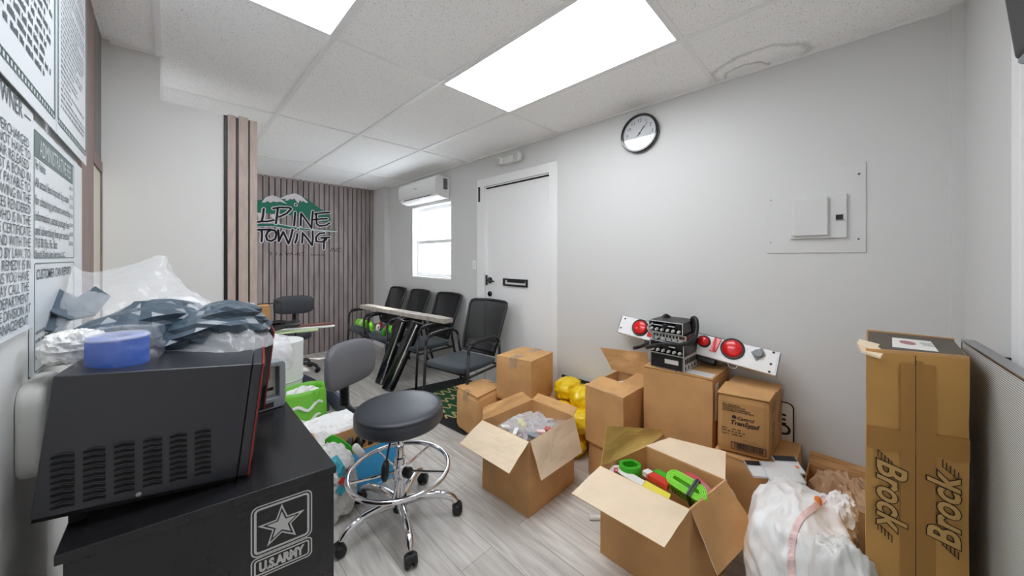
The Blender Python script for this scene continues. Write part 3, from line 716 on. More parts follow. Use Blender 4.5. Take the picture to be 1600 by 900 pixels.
text(FDk, 'U.S.ARMY', hh*1.0, cx_, zb3+(zb_-zb3)*.28, 'lettering', M_silver, dk, 'CENTER', sx=.80*(x1-x0)*.82/(hh*3.9), offset=.0020)

# ------------------------------------------------------------------ microwave (tilted a little)
mw = thing('microwave', 'black microwave with vent slots and red door edge on the black cabinet', 'microwave', (0, 1.3, DH))
bl = Vector((-.199, 1.169, .848)); br_ = Vector((.122, 1.118, .812)); tl = Vector((-.188, 1.159, 1.138)); tr = Vector((.131, 1.110, 1.108))
U = (br_-bl).normalized(); Vv = (tl-bl); Vv = (Vv-U*Vv.dot(U)).normalized(); Nn = U.cross(Vv)       # towards camera
Wd, Hh, Dp = (br_-bl).length, (tl-bl).length, .47
FM = (bl, U, Vv, Nn)
MB().fbox(FM, 0, Wd, 0, Hh, -Dp, 0).build('case', M_mw, mw, bevel=.004)
MB().fbox(FM, 0, Wd-.002, -.012, 0, -Dp+.01, -.012).build('base_pan', M_void, mw)
dr = MB().fbox(FM, Wd+.001, Wd+.022, 0, Hh, -Dp, 0).build('door', M_mw, mw, bevel=.003)
MB().fbox(FM, Wd+.022, Wd+.026, .0, Hh, -Dp, 0).build('door_trim', M_red, dr)
MB().fbox(FM, Wd+.026, Wd+.029, .01, Hh-.01, -Dp+.01, -.01).build('door_glass', M_blackgl, dr)
hd = MB(); hd.prism((bl+U*(Wd+.029)-Nn*(Dp*.66), U, Vv, Nn), [(0, .05), (.010, .04), (.022, .05), (.022, Hh+.015), (.012, Hh+.035), (0, Hh+.015)], -.03, 0)
hd.build('door_handle', M_blackgl, dr, bevel=.003)
ht = MB(); ht.prism((bl+U*(Wd+.029)-Nn*(Dp*.66-.001), U, Vv, Nn), [(.020, .05), (.024, .05), (.024, Hh+.016), (.013, Hh+.039), (.010, Hh+.036), (.020, Hh+.015)], -.031, .0005)
ht.build('handle_trim', M_red, dr)
# vent louvres: crop (0,600)-(560,900) scale 2.857
vs_, hs_ = MB(), MB()
for (ca, ya, yb2, ww) in ((280, 318, 540, 108), (422, 292, 505, 100), (556, 268, 472, 92), (682, 246, 442, 86), (797, 226, 418, 78), (906, 208, 394, 74)):
    for i in range(9):
        a, b2 = planehit(FM, ca/2.857, 600+(ya+(yb2-ya)*i/8)/2.857)
        e0 = planehit(FM, (ca-ww/2)/2.857, 600+(ya+(yb2-ya)*i/8+9)/2.857)[0]; e1 = planehit(FM, (ca+ww/2)/2.857, 600+(ya+(yb2-ya)*i/8-9)/2.857)[0]
        sl = [(e0, b2-.0012), (e0+.004, b2+.001), ((e0+e1)/2, b2+.0035), (e1-.004, b2+.001), (e1, b2-.0012), (e1, b2-.0062), ((e0+e1)/2, b2-.0045), (e0, b2-.0062)]
        vs_.prism(FM, sl, -.001, .0006)
        hs_.prism(FM, [(e0, b2+.0005), (e0+.004, b2+.0028), ((e0+e1)/2, b2+.0055), (e1-.004, b2+.0028), (e1, b2+.0005), (e1-.004, b2+.001), ((e0+e1)/2, b2+.0035), (e0+.004, b2+.001)], 0, .003)
vs_.build('vent_slot', M_void, mw); hs_.build('vent_louvre', M_mw, mw)
a, b2 = planehit(FM, 217, 772)
MB().lathe([(.005, 0), (.005, .002), (.003, .003)], tuple(bl+U*a+Vv*b2), tuple(Nn), 14).build('screw', M_steel, mw)
for a, dd in ((.05, -.05), (Wd-.03, -.05), (.05, -Dp+.05), (Wd-.03, -Dp+.05)):
    p = bl+U*a+Nn*dd; ft = MB(); ft.lathe([(.014, 0), (.014, p.z-DH-.0015)], (p.x, p.y, DH+.001), (0, 0, 1), 14); ft.build('foot', M_void, mw)

def mtop(px, py, up=0):     # a point on the plane of the microwave top
    fr = (tl, U, Nn, Vv); d = ray(px, py); t = (tl+Vv*up-O3).dot(Vv)/d.dot(Vv); return O3+d*t
# folded slate sheets
sl = thing('slate_sheet_bundle', 'blue grey folded plastic sheet wrapped in clear film on the microwave', 'sheet bundle', (0, 1.45, 1.13))
def facet(name, label_pts, seed, m, parent, th=.012):
    pass
random.seed(11)
mid = Vector((.0, 1.44, 1.195))
def bundle_fn(p, d):
    p = p.copy(); p.z += .02*math.sin(p.x*16+1)*(1 if p.z > 0 else .2); p.y += .03*math.sin(p.x*9); return p
b1 = blob((-.045, 1.44, 1.170), (.135, .13, .066), .34, 4, 1.7, 34, 1.128, bundle_fn)
b1.build('sheet', M_slate, sl)
b2_ = blob((.100, 1.42, 1.158), (.145, .13, .060), .32, 9, 1.5, 36, 1.122, bundle_fn)
b2_.build('sheet', M_slate, sl)
fo = MB()
def V3(px, py, t): return onT(px, py, t)
for pts in (((115, 470, .98), (150, 448, 1.02), (172, 462, 1.0), (150, 490, .95)), ((60, 480, .93), (92, 452, 1.0), (130, 470, 1.0), (150, 492, .95), (110, 500, .9)), ((38, 512, .88), (62, 484, .94), (110, 500, .92), (95, 520, .88))):
    vs = [V3(*p) for p in pts]; n_ = (vs[1]-vs[0]).cross(vs[2]-vs[0]).normalized()*.003
    k = len(vs); fo.add([v-n_ for v in vs]+[v+n_ for v in vs], [tuple(range(k))[::-1], tuple(range(k, 2*k))]+[(i, (i+1) % k, k+(i+1) % k, k+i) for i in range(k)])
fo.build('folded_corner', M_slate, sl)
# blue roll in a clear bag
rl = thing('blue_tape_roll', 'bright blue roll inside a clear plastic bag at the front of the microwave top', 'roll', (-.07, 1.25, 1.12))
cr = mtop(177, 576, .0); cr = Vector((cr.x+.004, cr.y+.052, 0))
zc = 1.121
MB().lathe([(.050, 0), (.051, .003), (.051, .070), (.047, .073), (.022, .073), (.022, .068)], (cr.x, cr.y, zc), (0, 0, 1), 44).build('roll', M_blue, rl, bevel=.001)
MB().lathe([(.0525, .068), (.053, .071), (.048, .077), (.03, .076)], (cr.x, cr.y, zc), (0, 0, 1), 44).build('plastic_rim', M_cloud, rl)
MB().lathe([(.060, 0), (.062, .001), (.062, .003), (.055, .0035)], (cr.x, cr.y, zc-.003), (0, 0, 1), 44).build('paper_base', M_pink, rl)
fb = blob((cr.x, cr.y, zc+.040), (.076, .076, .056), .22, 21, 3.2, 56, zc-.002)
fb.build('clear_wrap', M_clear2, rl, smooth=True)
# big clear film over the bundle
film = thing('clear_plastic_wrap', 'large crumpled clear plastic film covering the bundle on the microwave', 'plastic film', (0, 1.5, 1.13))
def fsheet(ctrl, nu, nv, amp, seed, name, m=M_clear, parent=None, smooth=True, cs=12):
    """bicubic-ish sheet through a control net with fine folds"""
    R_ = len(ctrl); Cn = len(ctrl[0])
    rowsP = [smoothpath(r_, nu//(Cn-1)) for r_ in ctrl]
    colsP = [smoothpath([rw_[i] for rw_ in rowsP], nv//(R_-1)) for i in range(len(rowsP[0]))]
    NU, NV = len(colsP), len(colsP[0]); mb = MB()
    vs = []
    for j in range(NV):
        for i in range(NU):
            p = colsP[i][j]; k = (1-abs(noise.noise(p*cs+Vector((seed, 0, 0))))*2.4)+.6*(1-abs(noise.noise(p*cs*2.6+Vector((0, seed, 0))))*2.4)
            q_ = p+Vector((.35, -.5, .8))*amp*(k-.8); q_.x = max(q_.x, XL+.02); vs.append(q_)
    mb.add(vs, [(j*NU+i, j*NU+i+1, (j+1)*NU+i+1, (j+1)*NU+i) for j in range(NV-1) for i in range(NU-1)])
    return mb.build(name, m, parent, smooth=smooth, solid=.0008)
T = onT
fsheet([[T(30, 500, .95), T(90, 420, 1.05), T(160, 425, 1.1), T(252, 399, 1.15), T(262, 418, 1.2)],
        [T(45, 515, .90), T(100, 450, 1.0), T(175, 445, 1.05), T(250, 430, 1.12), T(300, 455, 1.2)],
        [T(50, 530, .87), T(110, 480, .93), T(190, 468, 1.0), T(270, 465, 1.08), T(360, 478, 1.2)],
        [T(60, 548, .86), T(120, 515, .88), T(210, 500, .94), T(300, 500, 1.0), T(405, 480, 1.15)]], 48, 45, .010, 3, 'film', M_clear, film)
fsheet([[T(150, 540, .84), T(220, 470, .98), T(290, 462, 1.05), T(350, 475, 1.12), T(398, 472, 1.22)],
        [T(200, 560, .84), T(240, 520, .93), T(300, 505, .99), T(365, 510, 1.02), T(412, 505, 1.15)],
        [T(230, 575, .86), T(260, 565, .90), T(320, 560, .93), T(378, 558, .96), T(432, 535, 1.12)]], 48, 36, .009, 7, 'film', M_clear, film)
fsheet([[T(362, 482, 1.12), T(385, 474, 1.15), T(400, 472, 1.2)],
        [T(375, 510, 1.12), T(400, 505, 1.15), T(425, 515, 1.25)],
        [T(385, 545, 1.1), T(410, 535, 1.15), T(450, 530, 1.3)]], 24, 24, .012, 5, 'film', M_cloud, film)
# paper clutter left of the blue roll
pc = thing('crumpled_bag', 'small crumpled grey and white plastic bag left of the blue roll', 'bag', (-.16, 1.3, 1.13))
blob((-.158, 1.315, 1.165), (.052, .05, .040), .35, 31, 2.8, 40, 1.131).build('bag_skin', M_bagw2, pc)
# grey tool case standing at the back of the cabinet
gc = thing('grey_carry_case', 'grey plastic case with a window and a printed card, standing on the black cabinet', 'case', (.27, 1.58, DH))
pA = onZ(396, 637, DH+.004); pB = onZ(441, 629, DH+.004)
pA = Vector((.205, 1.545, DH)); pB = Vector((.320, 1.560, DH))
Fg = frame(pA, pB-pA); 
if Fg[3].y > 0: Fg = (Fg[0], Fg[1], Fg[2], -Fg[3])
gw = (pB-pA).length
gb = MB(); gb.ring(Fg, rrect(0, gw, .002, .178, .014), rrect(.020, gw-.022, .042, .160, .004), -.055, 0)
gb.build('case_shell', M_greyp, gc, bevel=.003)
MB().fbox(Fg, .018, gw-.020, .040, .162, -.050, -.040).build('backing', M_labelw, gc)
cd = MB().fbox(Fg, .022, gw-.030, .046, .150, -.040, -.036).build('printed_card', M_labelw, gc)
mk = MB(); mk.fbox(Fg, .03, .052, .105, .145, -.036, -.0355); mk.fbox(Fg, .032, .085, .062, .074, -.036, -.0355); mk.build('dark_print', M_ink, cd)
mk = MB(); mk.fbox(Fg, .055, .075, .108, .150, -.0358, -.0352); mk.fbox(Fg, .035, .06, .048, .058, -.036, -.0355); mk.build('tan_print', M_card, cd)
MB().fbox(Fg, .028, .075, .010, .028, 0, .0008).build('label', M_ink, gc)

# ------------------------------------------------------------------ stool and task chair
def make_stool(name, label, cat, center, seat_z, seat_r, back, ring=True, base_r=.30, angs=(252, 324, 36, 108, 180), back_w=.34, back_h=.25, backmat=M_greyback, group=None, face=None, seat_th=.088):
    cx, cy = center; t = thing(name, label, cat, (cx, cy, 0), group)
    st = MB(); st.lathe([(seat_r*.8, -seat_th), (seat_r*.97, -seat_th+.008), (seat_r*1.0, -seat_th+.02), (seat_r, -.024), (seat_r*.985, -.018), (seat_r*.995, -.014), (seat_r*.97, -.005), (seat_r*.85, .002), (seat_r*.5, .005), (.01, .005)], (cx, cy, seat_z), n=64)
    st.build('seat', M_vinyl, t, smooth=True)
    MB().lathe([(.09, 0), (.09, .012), (.05, .02)], (cx, cy, seat_z-seat_th-.022), n=20).build('seat_plate', M_black, t)
    c = MB(); c.lathe([(.028, .12), (.028, .33), (.020, .335), (.020, seat_z-seat_th-.01)], (cx, cy, 0), n=24); c.build('column', M_chrome, t, smooth=False, bevel=.002)
    c = MB(); c.lathe([(.034, .055), (.036, .075), (.036, .125), (.03, .135)], (cx, cy, 0), n=24); c.build('hub', M_black, t, bevel=.003)
    if ring:
        zr = .270; rr = .250
        rg = MB(); rg.tube([(cx+rr*math.cos(2*PI*i/64), cy+rr*math.sin(2*PI*i/64), zr) for i in range(64)], .0118, 12, closed=True)
        rgo = rg.build('foot_ring', M_chrome, t, smooth=True)
        sp = MB()
        for i in range(5):
            a = math.radians(i*72+20); sp.tube([(cx+.03*math.cos(a), cy+.03*math.sin(a), zr-.01), (cx+.15*math.cos(a), cy+.15*math.sin(a), zr-.006), (cx+rr*math.cos(a), cy+rr*math.sin(a), zr)], .0065, 10)
        sp.lathe([(.034, zr-.045), (.036, zr-.03), (.036, zr+.02), (.03, zr+.028)], (cx, cy, 0), n=24)
        sp.build('spoke', M_chrome, t, smooth=False)
        kb = MB(); kb.lathe([(.010, 0), (.010, .03), (.026, .035), (.028, .06), (.022, .068)], (cx, cy, zr-.012), (.45, -.85, 0), 18); kb.build('ring_knob', M_black, t, bevel=.002)
    lv = MB(); lv.tube(smoothpath([(cx-.02, cy-.03, seat_z-.10), (cx-.10, cy-.10, seat_z-.12), (cx-.135, cy-.13, seat_z-.19)], 5), .005, 8); 
    lv.build('height_lever', M_black, t)
    lp = MB(); lp.tube([(cx-.133, cy-.128, seat_z-.18), (cx-.140, cy-.134, seat_z-.20), (cx-.146, cy-.139, seat_z-.245), (cx-.147, cy-.14, seat_z-.265)], [.010, .018, .019, .010], 12); lp.build('lever_paddle', M_black, t, smooth=True)
    for a_ in angs:
        a = math.radians(a_); d = Vector((math.cos(a), math.sin(a), 0)); o = Vector((cx, cy, 0))
        pts = smoothpath([o+d*.03+Vector((0, 0, .105)), o+d*.12+Vector((0, 0, .115)), o+d*(base_r*.72)+Vector((0, 0, .112)), o+d*(base_r*.93)+Vector((0, 0, .09)), o+d*(base_r)+Vector((0, 0, .062))], 5)
        nP = len(pts); lg_ = MB(); lg_.tube(pts, [.024-.009*i/nP for i in range(nP)], 12)
        lo = lg_.build('leg', M_chrome if ring else M_black, t, smooth=True)
        tn = Vector((-d.y, d.x, 0)); wc = o+d*(base_r+.008); wc.z = .026
        wd = MB()
        for sgn in (-1, 1): wd.lathe([(.010, -.009), (.024, -.009), (.026, -.005), (.026, .005), (.022, .011), (.008, .012)], tuple(wc+tn*sgn*.017), tuple(tn*sgn), 24)
        wd.prism((wc, d, Vector((0, 0, 1)), tn), [(-.028, .0), (-.022, .020), (-.004, .033), (.018, .028), (.028, .008), (.022, .008), (.010, .02), (-.014, .018), (-.022, .0)], -.020, .020)
        wd.tube([wc+Vector((0, 0, .02)), wc+Vector((0, 0, .044))], .009, 10)
        wd.build('caster', M_black, lo, bevel=.0015)
    bx, by, bz = back; dv = Vector((bx-cx, by-cy, 0)).normalized(); side = Vector((-dv.y, dv.x, 0))
    B0 = Vector((bx, by, bz)); F_ = (B0, -side, Vector((0, 0, 1)), -dv)
    tp = []
    nA = 44
    def sup(w_, h_, e=3.4):
        out = []
        for i in range(nA):
            a = 2*PI*i/nA; c, s = math.cos(a), math.sin(a)
            out.append((math.copysign(abs(c)**(2/e), c)*w_/2, math.copysign(abs(s)**(2/e), s)*h_/2))
        return out
    bk = MB(); k = nA; lev = [(.90, -.028), (.985, -.020), (1.0, -.008), (1.0, .004), (.975, .012), (.90, .018), (.5, .024), (.05, .025)]
    vs = []
    for s_, d_ in lev:
        for (a, b) in sup(back_w, back_h):
            cur = .035*((a*s_)/(back_w/2))**2
            vs.append(F_[0]+F_[1]*a*s_+F_[2]*b*s_+F_[3]*(d_+cur))
    fs = [(i*k+j, i*k+(j+1) % k, (i+1)*k+(j+1) % k, (i+1)*k+j) for i in range(len(lev)-1) for j in range(k)]
    fs += [tuple(range(k))[::-1], tuple((len(lev)-1)*k+j for j in range(k))]
    bk.add(vs, fs); bko = bk.build('backrest', backmat, t, smooth=True)
    zb_low = bz-back_h/2
    pts = smoothpath([Vector((cx, cy, seat_z-seat_th-.012))+dv*.05, Vector((cx, cy, seat_z-seat_th-.014))+dv*(seat_r*.9), Vector((bx, by, seat_z-.05))+dv*.02, Vector((bx, by, seat_z+.04))+dv*.035, B0+dv*.034], 7)
    sp = MB(); sp.tube(pts, .012, 10); sp.build('back_bar', M_black, t, smooth=True)
    s0 = Vector((bx, by, seat_z-.05))+dv*.022; s1 = Vector((bx, by, bz-.02))+dv*.034; N = 70
    cb = MB(); cb.tube([s0.lerp(s1, i/N) for i in range(N+1)], [.023+.0035*(1 if i % 4 < 2 else -1) for i in range(N+1)], 16); cb.build('bellows', M_black, t)
    return t
make_stool('drafting_stool', 'black round drafting stool with chrome foot ring and five casters', 'stool', (.850, 1.667), .603, .222, (.703, 1.987, .785), base_r=.29)
make_stool('task_chair', 'black task chair with a low wide backrest against the slat wall', 'chair', (1.03, 4.66), .50, .19, (1.125, 5.03, .772), ring=False, back_w=.44, back_h=.235, backmat=M_vinyl, base_r=.26)

# ------------------------------------------------------------------ guest chairs
def make_guest():
    t = thing('guest_chair', '', 'chair', (0, 0, 0), 'black mesh back guest chairs')
    c = [(-.245, -.225, .405), (.20, -.215, .40), (.20, .215, .40), (-.245, .225, .405), (-.25, -.235, .455), (.20, -.22, .445), (.20, .22, .445), (-.25, .235, .455)]
    MB().soft(c, 8, .02, 0, 0, rnd=.012).build('seat', M_fabric, t, smooth=True)
    for s in (-1, 1):
        y = s*.262
        MB().tube([(-.255, y, 0), (-.24, y, .30), (-.225, y, .575)], .0125, 10).build('leg', M_blackmt, t, smooth=True)
        MB().tube([(.33, y*.96, 0), (.25, y*.97, .28), (.20, y*.98, .50), (.19, y, .60)], .0125, 10).build('leg', M_blackmt, t, smooth=True)
        MB().tube(smoothpath([(-.225, y, .575), (-.215, y, .628), (-.16, y, .652), (0, y, .658), (.14, y, .652), (.19, y, .60)], 5), .0125, 10).build('arm', M_blackmt, t, smooth=True)
        MB().tube(smoothpath([(-.20, y, .655), (-.10, y, .668), (.05, y, .672), (.13, y, .662)], 4), [.012]+[.018]*10+[.018, .012], 10).build('arm_pad', M_black, t, smooth=True)
    fr = MB()
    for s in (-1, 1): fr.tube([(-.23, s*.262, .39), (.23, s*.255, .39)], .011, 8)
    fr.tube([(-.20, -.262, .385), (-.20, .262, .385)], .011, 8); fr.tube([(.20, -.255, .39), (.20, .255, .39)], .011, 8)
    fr.build('seat_frame', M_blackmt, t, smooth=True)
    def bp(y, z):  # backrest surface point
        k = (z-.46)/.49; return Vector((.205+.185*k-.03*(4*(y/.23)**2*.25), y, z))
    loop = [bp(-.20, .47), bp(-.215, .60), bp(-.225, .75), bp(-.235, .90), bp(-.225, .935), bp(-.19, .945), bp(0, .95), bp(.19, .945), bp(.225, .935), bp(.235, .90), bp(.225, .75), bp(.215, .60), bp(.20, .47), bp(0, .465)]
    bf = MB(); bf.tube(loop, .0135, 10, closed=True)
    bf.build('back_frame', M_blackmt, t, smooth=True)
    lb = MB(); lb.grid(lambda a, b: bp(-.2+.4*a, .475+.10*b)+Vector((.004*math.sin(b*PI), 0, 0)), 8, 4); lb.build('lower_back', M_black, t, smooth=True, solid=.012)
    ms = MB(); ms.grid(lambda a, b: bp((-.205-.02*b)+(.41+.04*b)*a, .57+.37*b), 10, 10); ms.build('back_mesh', M_mesh, t, smooth=True, solid=.003)
    for s in (-1, 1): pass
    return t
g0 = make_guest()
spots = [(1.905, 2.50, .16, 'black mesh back guest chair nearest the camera, beside the white door'), (1.995, 3.36, .03, 'black mesh back guest chair under the near end of the weathered plank'),
         (1.955, 3.95, .0, 'black mesh back guest chair holding coloured straps under the middle of the plank'), (1.93, 4.52, -.02, 'black mesh back guest chair farthest back, by the slat wall')]
gcs = []
for i, (x, y, a, lb) in enumerate(spots):
    o = g0 if i == 0 else copy_tree(g0)
    o.location = (x, y, 0); o.rotation_euler = (0, 0, a); o['label'] = lb; gcs.append(o)
# plank resting on the chair arms
pk = MB()
pa, pb = Vector((1.86, 4.66, .692)), Vector((2.055, 2.96, .692)); dr_ = (pb-pa).normalized(); sd = Vector((-dr_.y, dr_.x, 0))
L_ = (pb-pa).length
pk.soft([pa-sd*.06, pb-sd*.06, pb+sd*.06, pa+sd*.06]+[p+Vector((0, 0, .045)) for p in (pa-sd*.06, pb-sd*.06, pb+sd*.06, pa+sd*.06)], 14, 0, .008, 3)
tag(pk.build('timber_plank', M_weather), 'weathered pale timber plank laid across the chair arms', 'plank')
# straps and green rolls on the seats
gr = thing('green_roll', 'bright green roll with a white band on the rearmost guest chair seat', 'roll', (1.80, 4.58, .47), None)
p0, p1 = Vector((1.79, 4.66, .507)), Vector((1.81, 4.40, .507))
MB().tube([p0, p0.lerp(p1, .42)], .05, 18).tube([p0.lerp(p1, .60), p1], .05, 18).build('roll_body', M_lime, gr)
MB().tube([p0.lerp(p1, .42), p0.lerp(p1, .60)], .0505, 18).build('white_band', M_labelw, gr)
rn = random.Random(5)
cl_cols = [M_lime, M_redp, M_green, M_labelw, M_pinkred, M_black, M_green, M_lime, M_redp]
cl_names = ['lime', 'red', 'green', 'white', 'rose', 'black', 'dark green', 'bright lime', 'bright red']
for i, m_ in enumerate(cl_cols):
    cx, cy, cz = 1.75+.07*(i % 3), 4.13-.052*i, .505+.03*(i % 2)
    mb = MB(); pts = []
    for k in range(40):
        a = k/40*4*PI; rr = .040-.0004*k; pts.append((cx+rr*math.cos(a)*.5, cy+.03*math.sin(a*.5)*.3, cz+rr*math.sin(a)))
    mb.tube(pts, .009, 6)
    tag(mb.build('strap_bundle', m_, smooth=True), cl_names[i]+' coiled strap in the pile on the middle guest chair, '+('front' if i % 3 == 0 else 'middle' if i % 3 == 1 else 'back')+' row', 'strap', 'coiled straps on the guest chair seat')
# glossy black running boards leaning against the plank
def board_lean(foot, top, wdt, label):
    foot, top = Vector(foot), Vector(top); ax = (top-foot).normalized(); Lb = (top-foot).length
    side = Vector((.75, -.6, 0)); side = (side-ax*side.dot(ax)).normalized(); nn = side.cross(ax)
    t = thing('running_board', label, 'running board', tuple(foot), 'glossy black running boards')
    mb = MB(); k = [(-wdt/2, 0), (-wdt*.45, .018), (-wdt*.2, .03), (wdt*.1, .034), (wdt*.38, .026), (wdt/2, .008), (wdt/2, -.012), (-wdt/2, -.012)]
    mb.prism((foot, side, nn, ax if side.cross(nn).dot(ax) > 0 else ax), k, .0, Lb); mb.build('board', M_blackgl, t, bevel=.003)
    MB().prism((foot, side, nn, ax), [(wdt*.02, .034), (wdt*.1, .038), (wdt*.16, .033)], .01, Lb-.02).build('chrome_strip', M_chrome, t)
    MB().prism((foot, side, nn, ax), [(a*.94, b*.9) for a, b in k], -.004, .0).build('end_cap', M_greyp, t)
    return t
board_lean((1.61, 3.60, .012), (1.79, 3.44, .70), .12, 'glossy black running board leaning on the plank, farther from the camera')
board_lean((1.58, 3.36, .016), (1.83, 3.20, .70), .13, 'glossy black running board with a chrome strip leaning on the plank, nearer the camera')

# ------------------------------------------------------------------ door mat
dm = thing('door_mat', 'black rubber mat with green and gold script pattern by the door', 'mat', (2.0, 2.6, 0))
mq = [(1.50, 3.30), (1.60, 2.10), (2.33, 2.12), (2.365, 3.12)]
MB().hexa([(a, b, .001) for a, b in mq]+[(a, b, .008) for a, b in mq]).build('rubber_base', M_mat, dm, bevel=.003)
gq = [(1.66, 3.0), (1.72, 2.3), (2.25, 2.3), (2.25, 2.95)]
MB().hexa([(a, b, .0075) for a, b in gq]+[(a, b, .0095) for a, b in gq]).build('green_field', M_matg, dm)
FMt = (Vector((0, 0, .0096)), Vector((1, 0, 0)), Vector((0, 1, 0)), Vector((0, 0, 1)))
rn = random.Random(4)
for r_ in range(4):
    sc_ = MB()
    yy = 2.42+.16*r_; pts = []
    for k in range(26):
        xx = 1.66+.60*k/25; pts.append((xx, yy+.055*math.sin(k*1.9+r_)*(1 if k % 5 else .3)))
    P3 = [tuple(v)[:2] for v in smoothpath([Vector((a, b, 0)) for a, b in pts], 3)]
    stroke(sc_, FMt, P3, .016, 0, .0012)
    sc_.build('gold_script', M_matgold, dm)
# ------------------------------------------------------------------ cartons
def qz(q, z): return [Vector((a, b, z)) for a, b in q]
def carton(name, label, q, z0, z1, m=M_card, group=None, seed=1, bulge=.012, amp=.003, flaps=True, tape=None, tape_dir=0, seam=.003, rnd=.006):
    """closed carton; q = footprint counter-clockwise"""
    c = sum((Vector((a, b, 0)) for a, b in q), Vector())/4
    t = thing(name, label, 'box', (c.x, c.y, z0), group)
    MB().soft(qz(q, z0)+qz(q, z1-.004), 9, bulge, amp, seed, rnd=rnd).build('box_body', m, t, smooth=False)
    Q = [Vector((a, b, 0)) for a, b in q]
    def top(a, b, z): 
        p = Q[0]*(1-a)*(1-b)+Q[1]*a*(1-b)+Q[2]*a*b+Q[3]*(1-a)*b; p.z = z; return p
    if flaps:
        sp = seam/((Q[3]-Q[0]).length)
        for lo, hi in ((.006, .5-sp), (.5+sp, .994)):
            if tape_dir == 0: c4 = [(.006, lo), (.994, lo), (.994, hi), (.006, hi)]
            else: c4 = [(lo, .006), (hi, .006), (hi, .994), (lo, .994)]
            MB().soft([top(a, b, z1-.006) for a, b in c4]+[top(a, b, z1) for a, b in c4], 6, 0, .0015, seed+3).build('flap', m, t)
    if tape:
        tb = MB(); lo, hi = .5-.10, .5+.10
        if tape_dir == 0: c4 = [(-.004, lo), (1.004, lo), (1.004, hi), (-.004, hi)]
        else: c4 = [(lo, -.004), (hi, -.004), (hi, 1.004), (lo, 1.004)]
        tb.hexa([top(a, b, z1+.0012) for a, b in c4]+[top(a, b, z1+.0022) for a, b in c4])
        for e_ in (0, 1):
            if tape_dir == 0: ps = [(e_, lo), (e_, hi)]; out = (Q[0]-Q[1])*(1 if e_ == 0 else -1)
            else: ps = [(lo, e_), (hi, e_)]; out = (Q[0]-Q[3])*(1 if e_ == 0 else -1)
            out = Vector(out).normalized()*(bulge*.3+.006)
            a_, b_ = top(*ps[0], z1), top(*ps[1], z1); dz = Vector((0, 0, -.07))
            o2 = out.normalized()*.0012
            tb.hexa([a_+dz+out, b_+dz+out, b_+dz+out+o2, a_+dz+out+o2, a_+out*.3+Vector((0,0,.001)), b_+out*.3+Vector((0,0,.001)), b_+out*.3+o2+Vector((0,0,.001)), a_+out*.3+o2+Vector((0,0,.001))])
        tb.build('tape', tape, t)
    return t
def wallslab(mb, a, b, z0, z1, th, inward, n=6, seed=1, amp=.003):
    a = Vector((a[0], a[1], 0)); b = Vector((b[0], b[1], 0)); iw = Vector((inward[0], inward[1], 0)).normalized()*th
    c = [a, b, b+iw, a+iw]
    mb.soft([p+Vector((0, 0, z0)) for p in c]+[p+Vector((0, 0, z1)) for p in c], n, 0, amp, seed)
def open_carton(name, label, q, z0, z1, m=M_card, seed=1, group=None, inner=None):
    c = sum((Vector((a, b, 0)) for a, b in q), Vector())/4
    t = thing(name, label, 'box', (c.x, c.y, z0), group)
    mb = MB()
    for i in range(4):
        a, b = q[i], q[(i+1) % 4]; mid_ = Vector(((a[0]+b[0])/2, (a[1]+b[1])/2, 0)); wallslab(mb, a, b, z0, z1, .005, c-mid_, 8, seed, .004)
    mb.soft(qz(q, z0)+qz(q, z0+.006), 4, 0, 0, 1)
    mb.build('box_body', m, t); return t
def flap(parent, h0, h1, o0, o1, m=M_card_lit, m2=None, seed=1, th=.004, name='flap', bend=.006):
    """flap from hinge h0-h1 to outer corners o1-o0"""
    h0, h1, o0, o1 = map(Vector, (h0, h1, o0, o1)); n_ = (h1-h0).cross(o0-h0).normalized()
    def fn(s):
        def g(a, b):
            p = (h0.lerp(h1, a)).lerp(o0.lerp(o1, a), b); p = p+n_*(bend*math.sin(b*PI)*noise.noise(Vector((a*2.2+seed, b*1.5, seed)))*2+s*th/2)
            p = p+n_*.0015*noise.noise(Vector((a*9, b*9, seed)))
            if b > .95: p += (o0-h0).normalized()*.004*noise.noise(Vector((a*14, seed*2, 0)))
            return p
        return g
    mb = MB(); mb.grid(fn(1), 14, 8, 0); k = len(mb.v); mb.grid(fn(-1), 14, 8, 1 if m2 else 0)
    nu, nv = 15, 9
    mb.f[14*8:] = [f[::-1] for f in mb.f[14*8:]]
    rim = [i for i in range(nu)]+[nu*j+nu-1 for j in range(1, nv)]+[nu*(nv-1)+i for i in range(nu-2, -1, -1)]+[nu*j for j in range(nv-2, 0, -1)]
    for i in range(len(rim)):
        a, b = rim[i], rim[(i+1) % len(rim)]; mb.f.append([a, k+a, k+b, b][::-1]); mb.m.append(0)
    return mb.build(name, [m, m2] if m2 else m, parent, smooth=False)
def onYp(px, py, Y): return onY(px, py, Y)

# --- carton with plastic parts (left open box)
qC = [(1.335, 1.192), (1.745, 1.185), (1.755, 1.535), (1.318, 1.550)]; zC = .402
bc = open_carton('open_box', 'open tan cardboard box filled with clear plastic bags, in the middle of the floor', qC, 0, zC, seed=2)
H = lambda i, z=zC: Vector((qC[i][0], qC[i][1], z))
flap(bc, H(3), H(0), onY(718.4, 693, 1.57), onY(795.6, 740.4, 1.18), M_card, M_card_lit, 3)
flap(bc, H(0)+Vector((.01, 0, 0)), H(1), onX(845.3, 751, 1.36), onX(909.3, 706.7, 1.745), M_card, M_card_lit, 5)
flap(bc, H(1), H(2), (1.80, 1.20, .40+.035), (1.81, 1.53, .40+.03), M_card_lit, M_card, 7)
flap(bc, H(2), H(3), (1.70, 1.585, .455), (1.36, 1.59, .455), M_card, M_card, 9)
bg = thing('clear_bags', 'crumpled clear plastic bags of small parts filling the left open box', 'bag', (1.54, 1.37, .1))
